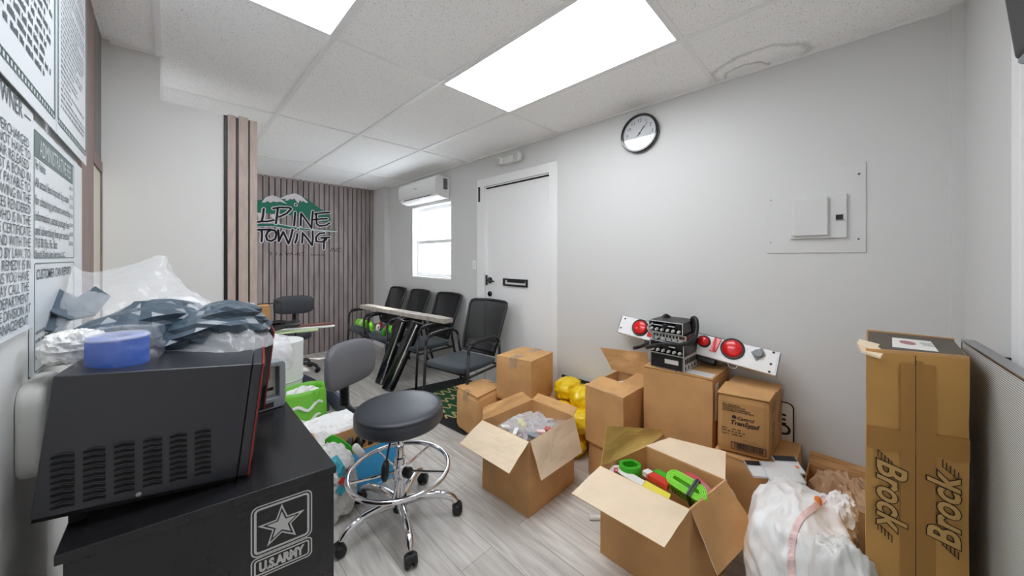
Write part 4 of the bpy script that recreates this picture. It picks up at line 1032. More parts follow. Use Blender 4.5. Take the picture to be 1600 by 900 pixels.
blob((1.535, 1.365, .25), (.195, .165, .160), .22, 14, 3.0, 60, .012).build('bag_skin', M_cloud, bg)
rn = random.Random(9)
for i, (px, py, m_, nm) in enumerate(((816, 662, M_yellowst, 'yellow'), (846, 676, M_pink, 'pink'), (790, 668, M_labelw, 'white'), (858, 672, M_pinkred, 'red'), (834, 682, M_greyp, 'grey'), (806, 676, M_labelw, 'pale'))):
    p = onZ(px, py, .385); mb = MB(); a = rn.uniform(0, 3); d = Vector((math.cos(a), math.sin(a), .2)); s = Vector((-math.sin(a), math.cos(a), 0))
    L = rn.uniform(.025, .045); wd = rn.uniform(.012, .02); h_ = Vector((0, 0, .012)); h0_ = Vector((0, 0, -.012))
    mb.soft([p-d*L-s*wd+h0_, p+d*L-s*wd+h0_, p+d*L+s*wd+h0_, p-d*L+s*wd+h0_, p-d*L-s*wd+h_, p+d*L-s*wd+h_, p+d*L+s*wd+h_, p-d*L+s*wd+h_], 5, 0, .004, i, rnd=.003)
    mb.build('bagged_part', m_, bg)
bg2 = fsheet([[onT(768, 652, 2.25), onT(800, 648, 2.3), onT(835, 650, 2.3), onT(880, 648, 2.3)], [onT(772, 664, 2.1), onT(800, 660, 2.08), onT(838, 662, 2.08), onT(884, 657, 2.08)], [onT(780, 672, 1.97), onT(806, 672, 1.93), onT(836, 676, 1.90), onT(868, 668, 1.96)]], 36, 24, .012, 12, 'loose_film', M_clear, bg)

# --- carton with straps (front open box)
qD = [(1.412, .428), (1.712, .375), (1.732, .735), (1.414, .815)]; zD = .404
bd = open_carton('open_box', 'open tan cardboard box of bright green straps, nearest the camera', qD, 0, zD, seed=6)
H = lambda i, z=zD: Vector((qD[i][0], qD[i][1], z))
flap(bd, H(3), H(0), onY(893, 771.5, .845), onY(1038, 856, .40), M_card, M_card_lit, 3)
flap(bd, H(0)+Vector((.008, 0, 0)), H(1), onX(1121, 899, 1.44), onX(1184, 832, 1.74), M_card_lit, M_card, 5)
flap(bd, H(3), H(2)-Vector((.02, 0, 0)), onY(948, 665, .83), onY(1045, 672, .76), M_card_olive, M_card, 8)
flap(bd, H(2), H(1), onX(1046, 684, 1.85), onX(1134, 706, 1.88), M_card_lit, M_card, 11)
def ribbon(path, ctr, ux, uy, un, width, th, name, m, parent=None, seed=0):
    """flat webbing following a 2D path, wide along un"""
    mb = MB(); P = [Vector((a, b)) for a, b in path]; N = len(P); vs = []
    for i, p in enumerate(P):
        t = (P[min(i+1, N-1)]-P[max(i-1, 0)]).normalized(); nn = Vector((-t.y, t.x))*th/2
        for s, d in ((1, -1), (1, 1), (-1, 1), (-1, -1)):
            q_ = p+nn*s; vs.append(ctr+ux*q_.x+uy*q_.y+un*(width/2*d))
    fs = []
    for i in range(N-1):
        for k in range(4): fs.append((i*4+k, i*4+(k+1) % 4, (i+1)*4+(k+1) % 4, (i+1)*4+k))
    fs += [(0, 3, 2, 1), tuple((N-1)*4+k for k in range(4))]
    mb.add(vs, fs); return mb.build(name, m, parent)
def coilpath(Lh, r0, turns, pitch, n=22):
    out = []
    for i in range(int(turns*n*2)+1):
        a = 2*PI*i/(2*n); r = r0+pitch*a/(2*PI)
        x_, y_ = r*math.cos(a), r*math.sin(a); out.append((x_+(Lh if math.cos(a) > 0 else -Lh)*min(1, abs(math.cos(a))*3), y_))
    return out
ZV = Vector((0, 0, 1))
# fill beneath, lots of folded webbing
fl = MB()
rn = random.Random(12)
for i in range(22):
    cx, cy = 1.455+rn.random()*.22, .47+rn.random()*.26; z = .05+.009*i; a = rn.uniform(-.5, .5)
    d = Vector((math.sin(a), math.cos(a), 0)); s = Vector((d.y, -d.x, 0)); c0 = Vector((min(max(cx, 1.52), 1.60), .59, z)); L = .10; wd = .045
    fl.soft([c0-d*L-s*wd, c0-d*L+s*wd, c0+d*L+s*wd, c0+d*L-s*wd]+[p+ZV*.009 for p in (c0-d*L-s*wd, c0-d*L+s*wd, c0+d*L+s*wd, c0+d*L-s*wd)], 4, 0, .004, i)
fl.box(1.43, 1.69, .46, .72, .008, .05)
tag(fl.build('folded_straps', M_yellowst), 'folded yellow webbing at the bottom of the open box of straps', 'strap', None, 'stuff')
t = thing('strap_coil', 'small bright green webbing coil standing at the back of the open box of straps', 'strap', tuple(onZ(985, 742, .32)))
c0 = onZ(984, 734, .385)
ribbon(coilpath(.012, .022, 4, .004), c0, Vector((.8, -.6, 0)), Vector((.6, .8, .0)), ZV, .055, .003, 'webbing', M_green, t)
t = thing('strap_coil', 'big lime webbing coil tied with a black band in the open box of straps', 'strap', tuple(onZ(1075, 775, .32)))
c0 = onZ(1074, 763, .392)
ax_ = (onZ(1108, 789, .39)-onZ(1050, 752, .40)).normalized(); un = (Vector((ax_.y, -ax_.x, 0))*.40*(-1 if Vector((ax_.y, -ax_.x, 0)).x < 0 else 1)*-1+ZV*.85).normalized(); uy = un.cross(ax_).normalized()
ribbon(coilpath(.046, .009, 5, .0060), c0, ax_, uy, un, .050, .0040, 'webbing', M_lime, t)
bandp = MB(); cb_ = c0+ax_*.030
P4 = [cb_+uy*a+un*b for a, b in ((-.043, -.031), (.043, -.031), (.043, .031), (-.043, .031))]
bandp.tube(P4+[P4[0]], .004, 6); 
for i in range(4):
    a, b = P4[i], P4[(i+1) % 4]; o_ = ax_*.008; bandp.hexa([a-o_, b-o_, b+o_, a+o_]+[p+(cb_-(a+b)/2).normalized()*-.002 for p in (a-o_, b-o_, b+o_, a+o_)])
bandp.build('black_band', M_black, t)
FLm = (c0+un*.0, ax_, uy, un)
mk = MB(); rn = random.Random(3)
for r_ in range(3):
    x_ = -.05
    while x_ < .045:
        y_ = -.030-.0046*r_
        sg_ = 1 if uy.dot(O3-c0) > 0 else -1; p = c0+ax_*x_+uy*(.0392*sg_)+un*(-.020+.014*r_); L = rn.uniform(.005, .010)
        mk.hexa([p, p+ax_*L, p+ax_*L+un*.006, p+un*.006]+[q_+uy*.0016*sg_ for q_ in (p, p+ax_*L, p+ax_*L+un*.006, p+un*.006)]); x_ += L+.003
mk.build('print', M_ink, t)
# white labelled strap sweeping in from the left
t = thing('labelled_strap', 'white care label strap with a red mark lying over the left edge of the straps', 'strap', tuple(onZ(985, 750, .38)))
def band(pts_px, z, wd, m, name, parent, th=.004):
    P = smoothpath([onZ(a, b, z_) for a, b, z_ in pts_px], 6); mb = MB(); vs = []
    for i, p in enumerate(P):
        d = (P[min(i+1, len(P)-1)]-P[max(i-1, 0)]).normalized(); s = (d.cross(ZV)).normalized()
        for a, b in ((-1, 0), (1, 0), (1, 1), (-1, 1)): vs.append(p+s*wd/2*a+ZV*th*b)
    fs = [(i*4+k, i*4+(k+1) % 4, (i+1)*4+(k+1) % 4, (i+1)*4+k) for i in range(len(P)-1) for k in range(4)]+[(0, 3, 2, 1), tuple((len(P)-1)*4+k for k in range(4))]
    mb.add(vs, fs); return mb.build(name, m, parent)
band([(953, 741, .36), (964, 732, .385), (980, 742, .388), (1005, 757, .376)], 0, .048, M_labelw, 'webbing', t)
band([(959, 736, .381), (966, 735, .388)], 0, .030, M_pinkred, 'red_mark', t, .006)
t = thing('yellow_strap', 'flat pale yellow strap along the near edge of the open box of straps', 'strap', tuple(onZ(1022, 768, .35)))
band([(1003, 757, .365), (1022, 768, .368), (1046, 781, .36)], 0, .052, M_yellowst, 'webbing', t, .01)
t = thing('red_strap_pack', 'bright red folded strap pack with a white end among the green straps', 'strap', tuple(onZ(1024, 752, .35)))
band([(1014, 746, .375), (1030, 754, .378), (1045, 764, .370)], 0, .040, M_redp, 'webbing', t, .022)
band([(1008, 741, .378), (1016, 746, .380)], 0, .036, M_labelw, 'white_end', t, .022)
t = thing('rose_strap_pack', 'rose red strap pack in clear plastic at the right of the open box of straps', 'strap', tuple(onZ(1090, 765, .35)))
band([(1068, 748, .36), (1084, 758, .375), (1106, 780, .368)], 0, .060, M_pinkred, 'webbing', t, .028)
c0 = onZ(1086, 763, .382); blob((c0.x, c0.y, c0.z+.004), (.04, .068, .026), .25, 5, 3, 30).build('clear_wrap', M_clear, t, smooth=True)
t = thing('green_strap_pack', 'dark green folded strap behind the red strap pack', 'strap', tuple(onZ(1040, 748, .35)))
band([(1024, 738, .36), (1040, 747, .368), (1056, 757, .36)], 0, .035, M_green, 'webbing', t, .012)

# --- middle tall carton, open at the top, on another carton
qE = [(1.815, .900), (2.235, .885), (2.245, 1.150), (1.838, 1.165)]
q2 = [(1.85, .895), (2.24, .89), (2.245, 1.15), (1.86, 1.16)]
carton('cardboard_box', 'squashed tan cardboard box underneath the tall open box by the wall', q2, 0, .228, seed=8, bulge=.012, amp=.006, flaps=False)
be = open_carton('open_box', 'tall tan cardboard box with one flap standing up, in front of the stacked radios', qE, .236, .578, seed=10)
H = lambda i, z=.578: Vector((qE[i][0], qE[i][1], z))
up0 = onX(939, 543, 2.10); up1 = onX(1010, 550, 2.27)
flap(be, H(2)+Vector((-.02, .04, 0)), H(1)+Vector((-.01, .03, 0)), onX(938, 543, 2.215), onX(1011, 551, 2.245), M_card, M_card_lit, 3)
flap(be, H(0), H(3), (1.985, .93, .592), (1.995, 1.14, .60), M_card_lit, M_card, 6, bend=.01)
flap(be, H(1), H(0), (2.22, 1.00, .598), (1.85, 1.01, .582), M_card_lit, M_card, 4)
wp = thing('white_wrap', 'white wrapping sticking out of the tall open box', 'wrapping', (2.1, 1.05, .3))
blob((2.06, 1.02, .43), (.13, .10, .145), .2, 8, 3, 30).build('wrap_skin', M_bagw, wp)

# --- plain tall carton behind, with radios
qF = [(2.045, .505), (2.372, .495), (2.372, .872), (2.010, .872)]
bf_ = carton('cardboard_box', 'tall plain cardboard box with a white side label, carrying the radios and light bar', qF, 0, .725, seed=12, bulge=.004, amp=.002, tape=None)
FA = frame((2.045, .504, 0), (1, -.03, 0)); FA = (FA[0], FA[1], FA[2], Vector((0, -1, 0)))
MB().fbox(FA, .012, .065, .50, .695, .0075, .0085).build('side_label', M_labelw, bf_)
MB().hexa([(2.06, .515, .7255), (2.14, .515, .7255), (2.14, .66, .7255), (2.06, .66, .7255), (2.06, .515, .7265), (2.14, .515, .7265), (2.14, .66, .7265), (2.06, .66, .7265)]).build('top_label', M_labelw, bf_)

# --- printed carton and the carton below it
qH = [(1.99, .17), (2.375, .165), (2.375, .485), (1.985, .49)]
carton('cardboard_box', 'flat cardboard box on the floor beneath the printed Castrol TranSynd box', qH, 0, .378, seed=14, bulge=.004)
qG = [(2.045, .262), (2.365, .245), (2.368, .468), (2.0, .475)]
bg_ = carton('cardboard_box', 'small cardboard box printed Castrol TranSynd, leaning by the grey wall', qG, .384, .678, m=mat('cardboard_printed', (186, 142, 92), .7, spec=.3, var=.08, vscale=6), seed=16, bulge=.006, amp=.0015, flaps=False)
Q = [Vector((a, b, .679)) for a, b in qG]
MB().soft([Q[0]*.5+Q[1]*.5+ZV*-.004, Q[1]-ZV*.004, Q[2]-ZV*.004, Q[3]*.5+Q[2]*.5-ZV*.004, Q[0]*.5+Q[1]*.5, Q[1], Q[2], Q[3]*.5+Q[2]*.5], 5, 0, .001, 3).build('flap', M_card, bg_)
MB().soft([Q[3]+ZV*-.003, Q[0]-ZV*.003, Q[0]*.55+Q[1]*.45-ZV*.003, Q[3]*.55+Q[2]*.45-ZV*.003, Q[3]+ZV*.002, Q[0]+ZV*.002, Q[0]*.55+Q[1]*.45+ZV*.010, Q[3]*.55+Q[2]*.45+ZV*.016], 5, 0, .001, 5).build('flap', M_card, bg_)
MB().hexa([Q[0]*.55+Q[1]*.45+ZV*.001, Q[0]*.48+Q[1]*.52+ZV*.001, Q[3]*.48+Q[2]*.52+ZV*.0015, Q[3]*.55+Q[2]*.45+ZV*.0015]+[v+ZV*.001 for v in (Q[0]*.55+Q[1]*.45+ZV*.001, Q[0]*.48+Q[1]*.52+ZV*.001, Q[3]*.48+Q[2]*.52+ZV*.0015, Q[3]*.55+Q[2]*.45+ZV*.0015)]).build('flap_gap', M_void, bg_)
g0_ = Vector((2.0, .475, 0)); g1_ = Vector((2.045, .262, 0))
Fp = frame(g0_, g1_-g0_); nrm = Fp[3] if Fp[3].x < 0 else -Fp[3]; Fp = (g0_+nrm*.0055, Fp[1], Fp[2], nrm)
def Gc(a, b): return planehit(Fp, 1110+a/5.627, 580+b/5.627)
def gtext(s_, a, b, size, sx, shear=0, off=0, rot=None):
    p = Gc(a, b); text(Fp, s_, size, p[0], p[1], 'print', M_ink, bg_, sx=sx, shear=shear, offset=off, rot=-.02 if rot is None else rot)
gtext('Castrol', 232, 424, .025, .92, .25, .0006); gtext('TranSynd', 172, 458, .030, 1.02, .25, .0012)
gtext('FULL SYNTHETIC', 104, 285, .010, 1.0, 0, .0003); gtext('TRANSMISSION FLUID', 104, 300, .010, 1.0, 0, .0003); gtext('FLUIDE DE TRANSMISSION', 104, 318, .010, 1.0, 0, .0003); gtext('ENTIEREMENT SYNTHETIQUE', 104, 335, .010, 1.0, 0, .0003)
p = Gc(208, 402); MB().prism(Fp, [(p[0]+.010*math.cos(k*PI/8), p[1]+.009*math.sin(k*PI/8)) for k in range(16)], .0003, .0009).build('print', M_ink, bg_)
for r_, (a, b, n_, hh_) in enumerate(((98, 492, .028, .008), (98, 515, .040, .008), (98, 540, .034, .008), (190, 515, .040, .008), (190, 538, .056, .009), (190, 562, .044, .009), (330, 508, .028, .008), (290, 612, .05, .003), (330, 636, .07, .003))):
    p = Gc(a, b); rows(Fp, p[0], p[0]+n_, p[1]-.001, p[1]+hh_, hh_*.8, 1, 'print', bg_, M_ink, seed=r_, wmin=1)
c00 = Gc(180, 655); c11 = Gc(492, 745)
zt0, zb0 = Gc(182, 612)[1], Gc(182, 680)[1]; zt0 = (zt0+Gc(492, 690)[1])/2; zb0 = (zb0+Gc(492, 752)[1])/2
br0 = MB(); br0.ring(Fp, rrect(c00[0], c11[0], zb0, zt0, .001, 1), rrect(c00[0]+.003, c11[0]-.003, zb0+.003, zt0-.003, .001, 1), .0003, .0009)
a = c00[0]+.014; rn = random.Random(2)
while a < c11[0]-.014: wv = rn.choice((.0015, .003, .005)); br0.fbox(Fp, a, a+wv, zb0+.006, zt0-.004, .0003, .0008); a += wv+rn.choice((.0015, .003))
br0.build('print', M_ink, bg_)
FG2 = frame((2.045, .262, 0), (.32, -.017, 0)); n2_ = FG2[3] if FG2[3].y < 0 else -FG2[3]; FG2 = (FG2[0]+n2_*.0055, FG2[1], FG2[2], n2_)
text(FG2, 'Castrol', .045, .17, .52, 'print', M_ink, bg_, rot=.9, sx=.9, shear=.2); text(FG2, 'TranSynd', .05, .20, .50, 'print', M_ink, bg_, rot=.9, shear=.2)
rows(FG2, .03, .12, .60, .66, .008, .013, 'print', bg_, M_ink, seed=4); rows(FG2, .03, .10, .42, .56, .012, .022, 'print', bg_, M_ink, seed=6, wmin=.8)

# --- parking sign leaning on the wall
ps = thing('no_parking_sign', 'white sign with black rounded border and letters E and ED leaning behind the printed box', 'sign', (2.375, .33, .2))
FP_ = frame((2.376, 0, 0), (0, -1, 0)); FP_ = (FP_[0], FP_[1], FP_[2], Vector((-1, 0, 0)))
MB().prism(FP_, rrect(-.56, -.193, .0, .590, .03, 6), 0, .004).build('sign_face', M_labelw, ps)
MB().ring(FP_, rrect(-.557, -.196, .003, .587, .029, 6), rrect(-.550, -.203, .010, .580, .024, 6), .004, .0048).build('border', M_ink if False else M_blackmt, ps)
pe = Vector((0, 0, 0)); a = onX(1225.5, 664, 2.372); a = onX(1228.5, 664, 2.372); text(FP_, 'E', .082, -a.y, a.z, 'lettering', M_blackmt, ps, 'RIGHT', lift=.0045, offset=.002)
a = onX(1236.5, 682, 2.372); text(FP_, 'ED', .082, -a.y, a.z, 'lettering', M_blackmt, ps, 'RIGHT', lift=.0045, offset=.002)

# --- boxes by the door
qA = [(1.605, 1.945), (1.90, 1.985), (1.90, 2.215), (1.625, 2.245)]
carton('cardboard_box', 'small taped cardboard box on the edge of the door mat', qA, .008, .338, seed=20, bulge=.020, amp=.004, tape=M_tapec, rnd=.012)
q2 = [(1.79, 1.60), (2.20, 1.62), (2.22, 1.95), (1.80, 1.945)]
carton('cardboard_box', 'crushed cardboard box under the square taped box near the door', q2, 0, .262, seed=22, bulge=.014, amp=.010, flaps=False)
qB = [(1.875, 1.655), (2.205, 1.70), (2.175, 1.955), (1.795, 1.935)]
qB = [(1.885, 1.655), (2.205, 1.70), (2.160, 1.995), (1.810, 1.965)]
bb_ = carton('cardboard_box', 'square taped cardboard box stacked in front of the white door', qB, .272, .606, seed=24, bulge=.006, amp=.005, tape=M_tapec, rnd=.004)
# yellow bags
ys = [(2.24, 1.575, .335, .12, .085, .075), (2.22, 1.40, .325, .13, .095, .075), (2.05, 1.50, .22, .085, .09, .075), (2.05, 1.33, .22, .09, .09, .07), (2.24, 1.55, .13, .12, .10, .13), (2.23, 1.33, .12, .13, .11, .12), (1.99, 1.43, .07, .09, .15, .07)]
yl = ['yellow plastic bag on top of the pile by the door frame', 'yellow plastic bag on top of the pile behind the tall open box', 'yellow plastic bag in the middle of the pile, facing the room', 'yellow plastic bag in the middle of the pile, behind the tall open box', 'yellow plastic bag at the bottom of the pile against the wall', 'yellow plastic bag at the bottom of the pile, nearest the tall box', 'yellow plastic bag lowest at the front of the pile']
for i, (x_, y_, z_, a, b, c) in enumerate(ys):
    tag(blob((x_, y_, z_), (a*1.05, b*1.08, c*1.05), .26, 40+i, 1.5, 50, .002).build('yellow_bag', M_yellow, smooth=True), yl[i], 'bag', 'yellow bags by the door')
kb = MB(); p0 = onX(878.5, 585.5, 2.35); p1 = onX(906, 593.5, 2.35); kb.tube([p0-Vector((0, 0, .008)), p1-Vector((0, 0, .008)), p1+(p1-p0)*.8-Vector((0, 0, .008))], .014, 4)
tag(kb.build('black_bar', M_void), 'thin black bar lying on the yellow bags against the wall', 'bar')

# --- light bar
lb_ = thing('light_bar', 'long white tow light bar with round red lamps leaning on the wall over the boxes', 'light bar', (2.2, .7, .8))
L0 = Vector((2.255, 1.165, .845)); L1 = Vector((2.205, .262, .766)); uL = (L1-L0).normalized(); vL = Vector((.42, -.03, .9)); vL = (vL-uL*vL.dot(uL)).normalized(); nL = uL.cross(vL); nL = nL if nL.x < 0 else -nL
FLB = (L0, uL, vL, nL); LL = (L1-L0).length; HB = .125
def Bc(px, py): return planehit(FLB, px, py)
MB().fbox((L0, uL, vL, nL), 0, LL, 0, HB, -.05, 0).build('bar_body', M_white, lb_, bevel=.003)
MB().fbox((L0, uL, vL, nL), -.004, 0, 0, HB, -.05, .001).build('end_cap', M_steel, lb_)
MB().fbox((L0, uL, vL, nL), LL, LL+.004, 0, HB, -.05, .001).build('end_cap', M_steel, lb_)
MB().fbox((L0, uL, vL, nL), .35, LL-.10, .006, HB-.01, -.10, -.05).fbox((L0, uL, vL, nL), .15, LL-.25, HB, HB+.006, -.06, -.01).fbox((L0, uL, vL, nL), .20, LL-.28, -.03, 0, -.07, -.012).build('rear_channel', M_blackmt, lb_, bevel=.004)
def lamp(a, b, r_, nm='lamp'):
    c = L0+uL*a+vL*b; o = MB().lathe([(r_, 0), (r_, .006), (r_*.93, .009), (r_*.82, .006)], tuple(c), tuple(nL), 44).build(nm, M_blackmt, lb_, smooth=False, bevel=.001)
    MB().lathe([(r_*.82, .005), (r_*.80, .010), (r_*.6, .014), (r_*.3, .017), (.001, .018)], tuple(c), tuple(nL), 40).build('red_lens', M_lens, o, smooth=True)
for px, py, r_ in ((1000.5, 512, .058), (1100, 533.5, .036), (1144.5, 545, .060)):
    a, b = Bc(px, py); lamp(a, b, r_)
a, b = Bc(1118, 539); fm = (L0+uL*a+vL*b, uL, vL, nL)
MB().prism(fm, [(-.025, -.042), (.010, -.042), (.025, .042), (-.010, .042)], 0, .008).build('marker_lamp', M_lens, lb_, bevel=.002)
a, b = Bc(1185, 553); fm = (L0+uL*a+vL*b, uL, vL, nL)
o = MB().prism(fm, [(-.034, .0), (-.004, -.040), (.034, .0), (.012, .038)], 0, .007).build('socket_plate', mat('socket_grey', (136, 140, 144), .45), lb_, bevel=.003)
MB().lathe([(.022, .007), (.022, .016), (.018, .02)], tuple(fm[0]), tuple(nL), 26).build('socket_cap', mat('socket_grey', (136, 140, 144), .45), o)
a, b = Bc(1014, 523); 
MB().prism((L0+uL*(a+.01)+vL*.045, uL, vL, nL), [(-.02, -.02), (.02, -.02), (.02, .02), (-.02, .02)], 0, .006).build('marker_lamp', M_lens, lb_)
sc2 = MB()
for px, py in ((977, 498), (970, 512), (1209, 551), (1204.5, 569), (1202, 581)):
    a, b = Bc(px, py); b = min(max(b, .008), HB-.008); a = min(max(a, .01), LL-.01); c = L0+uL*a+vL*b; sc2.lathe([(.006, 0), (.006, .002)], tuple(c), tuple(nL), 10)
sc2.build('screw', M_blackmt, lb_)
for a in (.10, LL-.19):
    hk = MB(); c = L0+uL*a+nL*-.01; hk.tube([c+uL*-.022, c+uL*-.018-vL*.016, c-vL*.022, c+uL*.018-vL*.016, c+uL*.022], .0035, 8); hk.build('lifting_ring', M_chrome, lb_)
# --- radios
def radio(name, label, q, z0, z1, front, seed):
    c = sum((Vector((a, b, 0)) for a, b in q), Vector())/4
    t = thing(name, label, 'radio', (c.x, c.y, z0), 'stacked two way radios')
    MB().hexa(qz(q, z0)+qz(q, z1)).build('radio_case', M_blackmt, t, bevel=.003)
    A, B = Vector((*q[front[0]], 0)), Vector((*q[front[1]], 0)); F_ = frame(A, B-A); n_ = F_[3]; ctr = c
    if (ctr-A).dot(n_) > 0: n_ = -n_
    F_ = (A, F_[1], F_[2], n_); Wd_ = (B-A).length; h_ = z1-z0
    return t, F_, Wd_, h_
def radio_front(t, F_, Wd_, z0, z1, style, seed):
    h_ = z1-z0; rn = random.Random(seed)
    fp = MB().fbox(F_, .002, Wd_-.002, z0+.002, z1-.002, .0005, .005).build('front_panel', M_blackgl if style != 'silver' else M_silver, t, bevel=.001)
    m = MB(); m.ring(F_, rrect(0, Wd_, z0, z1, .003, 2), rrect(.004, Wd_-.004, z0+.004, z1-.004, .002, 2), .001, .007); m.build('trim', M_silver, fp)
    if style == 'knobs':
        k = MB()
        for i in range(6):
            a = .02+(Wd_-.04)*i/5; b = z0+h_*.28; k.lathe([(.009, .005), (.009, .010), (.006, .018), (.006, .026)], tuple(F_[0]+F_[1]*a+ZV*b), tuple(F_[3]), 14)
        k.build('knob', M_silver, fp)
        k = MB(); k.lathe([(.014, .005), (.014, .016), (.010, .022)], tuple(F_[0]+F_[1]*Wd_*.5+ZV*(z0+h_*.62)), tuple(F_[3]), 18); k.fbox(F_, .008, .026, z0+h_*.5, z1-.01, .005, .008); k.fbox(F_, Wd_-.04, Wd_-.01, z0+h_*.5, z1-.01, .005, .008); k.build('dial', M_black, fp)
        k = MB(); k.fbox(F_, .032, Wd_*.42, z0+h_*.60, z0+h_*.68, .005, .008); k.fbox(F_, Wd_*.58, Wd_-.045, z0+h_*.60, z0+h_*.68, .005, .008); k.build('chrome_strip', M_silver, fp)
    if style == 'silver':
        k = MB()
        for i in range(9): a = .014+(Wd_-.05)*i/8; k.fbox(F_, a, a+.009, z0+h_*.48, z0+h_*.82, .005, .009)
        for i in range(6): a = .014+(Wd_-.03)*i/5; k.fbox(F_, a, a+.006, z0+h_*.12, z0+h_*.32, .005, .009)
        k.build('button', M_black, fp)
        MB().fbox(F_, Wd_-.034, Wd_-.008, z0+h_*.5, z0+h_*.85, .005, .007).build('display', mat('amber_display', (120, 66, 34), .3), fp)
qr = [(2.045, .655), (2.305, .640), (2.315, .825), (2.04, .835)]
t, F_, Wd_, h_ = radio('radio', 'lowest radio of the stack, its black side with a white label facing the room', qr, .727, .812, (0, 1), 1)
radio_front(t, F_, Wd_, .727, .812, 'silver', 1)
Fs = (Vector((2.045, .655, 0)), Vector((-.005, .18, 0)).normalized(), ZV, Vector((-1, -.02, 0)).normalized())
MB().fbox(Fs, .025, .10, .760, .785, .0005, .0015).build('side_label', M_labelw, t)
MB().ring(Fs, rrect(0, .18, .727, .812, .002, 2), rrect(.004, .176, .731, .808, .002, 2), .0005, .002).build('side_trim', M_steel, t)
MB().box(2.309, 2.32, .655, .80, .74, .81).build('rear_heatsink', mat('maroon_anodised', (110, 24, 44), .3), t)
qr = [(2.03, .645), (2.27, .640), (2.285, .83), (2.035, .838)]
t, F_, Wd_, h_ = radio('radio', 'second radio up the stack, with a row of chrome knobs', qr, .815, .890, (3, 0), 2); radio_front(t, F_, Wd_, .815, .890, 'knobs', 2)
qr = [(2.04, .635), (2.26, .64), (2.26, .83), (2.045, .832)]
t, F_, Wd_, h_ = radio('radio', 'silver fronted radio third up the stack', qr, .893, .935, (3, 0), 3); radio_front(t, F_, Wd_, .893, .935, 'silver', 3)
qr = [(2.03, .65), (2.24, .65), (2.24, .835), (2.035, .845)]
t, F_, Wd_, h_ = radio('radio', 'topmost radio of the stack, with chrome knobs and a grey top', qr, .938, 1.005, (3, 0), 4); radio_front(t, F_, Wd_, .938, 1.005, 'knobs', 4)
cbl = thing('radio_cable', 'thick black cable looped over the right side of the radio stack', 'cable', (2.1, .62, .8))
mb = MB(); P = smoothpath([onT(1010, 543, 1.98), onT(1040, 537, 1.90), onT(1062, 539, 1.87), onT(1080, 533, 1.87), onT(1088, 520, 1.90), onT(1088, 500, 1.93), onT(1082, 498, 1.98), onT(1083, 515, 2.02), onT(1080, 530, 2.02)], 8); mb.tube(P, .0115, 12)
mb.build('cable_sleeve', M_black, cbl, smooth=True)
mb = MB(); mb.tube(smoothpath([onT(1025, 533, 1.89), onT(1018, 522, 1.88), onT(1012, 512, 1.90), onT(1020, 505, 1.92)], 6), .005, 8)
mb.build('thin_wire', M_greyp, cbl, smooth=True)
cb2 = MB(); cb2.tube(smoothpath([onT(990, 544, 2.25), onT(1005, 540, 2.25), onT(1018, 533, 2.12), onT(1030, 530, 2.0)], 6), .011, 10)
tag(cb2.build('black_hose', M_black, smooth=True), 'short black hose below the left end of the light bar', 'hose')
cb3 = MB(); cb3.tube(smoothpath([onT(1036, 498, 2.12), onT(1040, 493, 2.12), onT(1046, 496, 2.12)], 5), .012, 10)
tag(cb3.build('mount_bracket', M_black, smooth=True), 'small black mounting loop behind the top radio', 'bracket')
# ------------------------------------------------------------------ tall Brock carton and the perforated sheet
qK = [(1.500, -.045), (1.592, -.250), (1.905, -.268), (1.895, -.059)]; zK = 1.095
qKc = [qK[0], qK[1], qK[2], qK[3]]
tk = thing('tall_carton', 'tall orange brown carton printed Brock twice, at the right edge', 'box', (1.72, -.16, 0))
MB().soft(qz(qKc, 0)+qz(qKc, zK-.004), 12, .003, .002, 31).build('box_body', M_card_or, tk)
M_darktop = mat('dark_brown_print', (88, 78, 66), .6)
Qk = [Vector((a, b, zK)) for a, b in qKc]; cK = sum(Qk, Vector())/4
ins = [p.lerp(cK, .035) for p in Qk]
MB().hexa([p-ZV*.005 for p in ins]+[p+ZV*.001 for p in ins]).build('printed_top', M_darktop, tk)
def bil(a, b, z): p = Qk[0]*(1-a)*(1-b)+Qk[1]*a*(1-b)+Qk[2]*a*b+Qk[3]*(1-a)*b; return Vector((p.x, p.y, z))
lab = MB().hexa([bil(a, b, zK+.0012) for a, b in ((.28, .22), (.74, .16), (.72, .70), (.30, .72))]+[bil(a, b, zK+.0018) for a, b in ((.28, .22), (.74, .16), (.72, .70), (.30, .72))]).build('address_label', M_labelw, tk)
o_ = bil(.74, .18, zK+.0018); uL2 = (bil(.28, .22, 0)-bil(.74, .18, 0)).normalized(); FT = (o_, uL2, -Vector((uL2.y, -uL2.x, 0)), ZV)
FT = (bil(.36, .50, zK+.0018), (bil(.7, .46, 0)-bil(.36, .50, 0)).normalized(), Vector((0, 0, 0)), ZV); FT = (FT[0], FT[1], ZV.cross(FT[1]), ZV)
MB().prism(FT, [(.02+.018*math.cos(k*PI/8), .0+.035*math.sin(k*PI/8)) for k in range(16)], .0002, .0006).build('label_emblem', mat('faded_red', (170, 110, 114), .6), lab)
rows(FT, .05, .095, -.03, .03, .010, .022, 'label_print', lab, M_ink, seed=3)
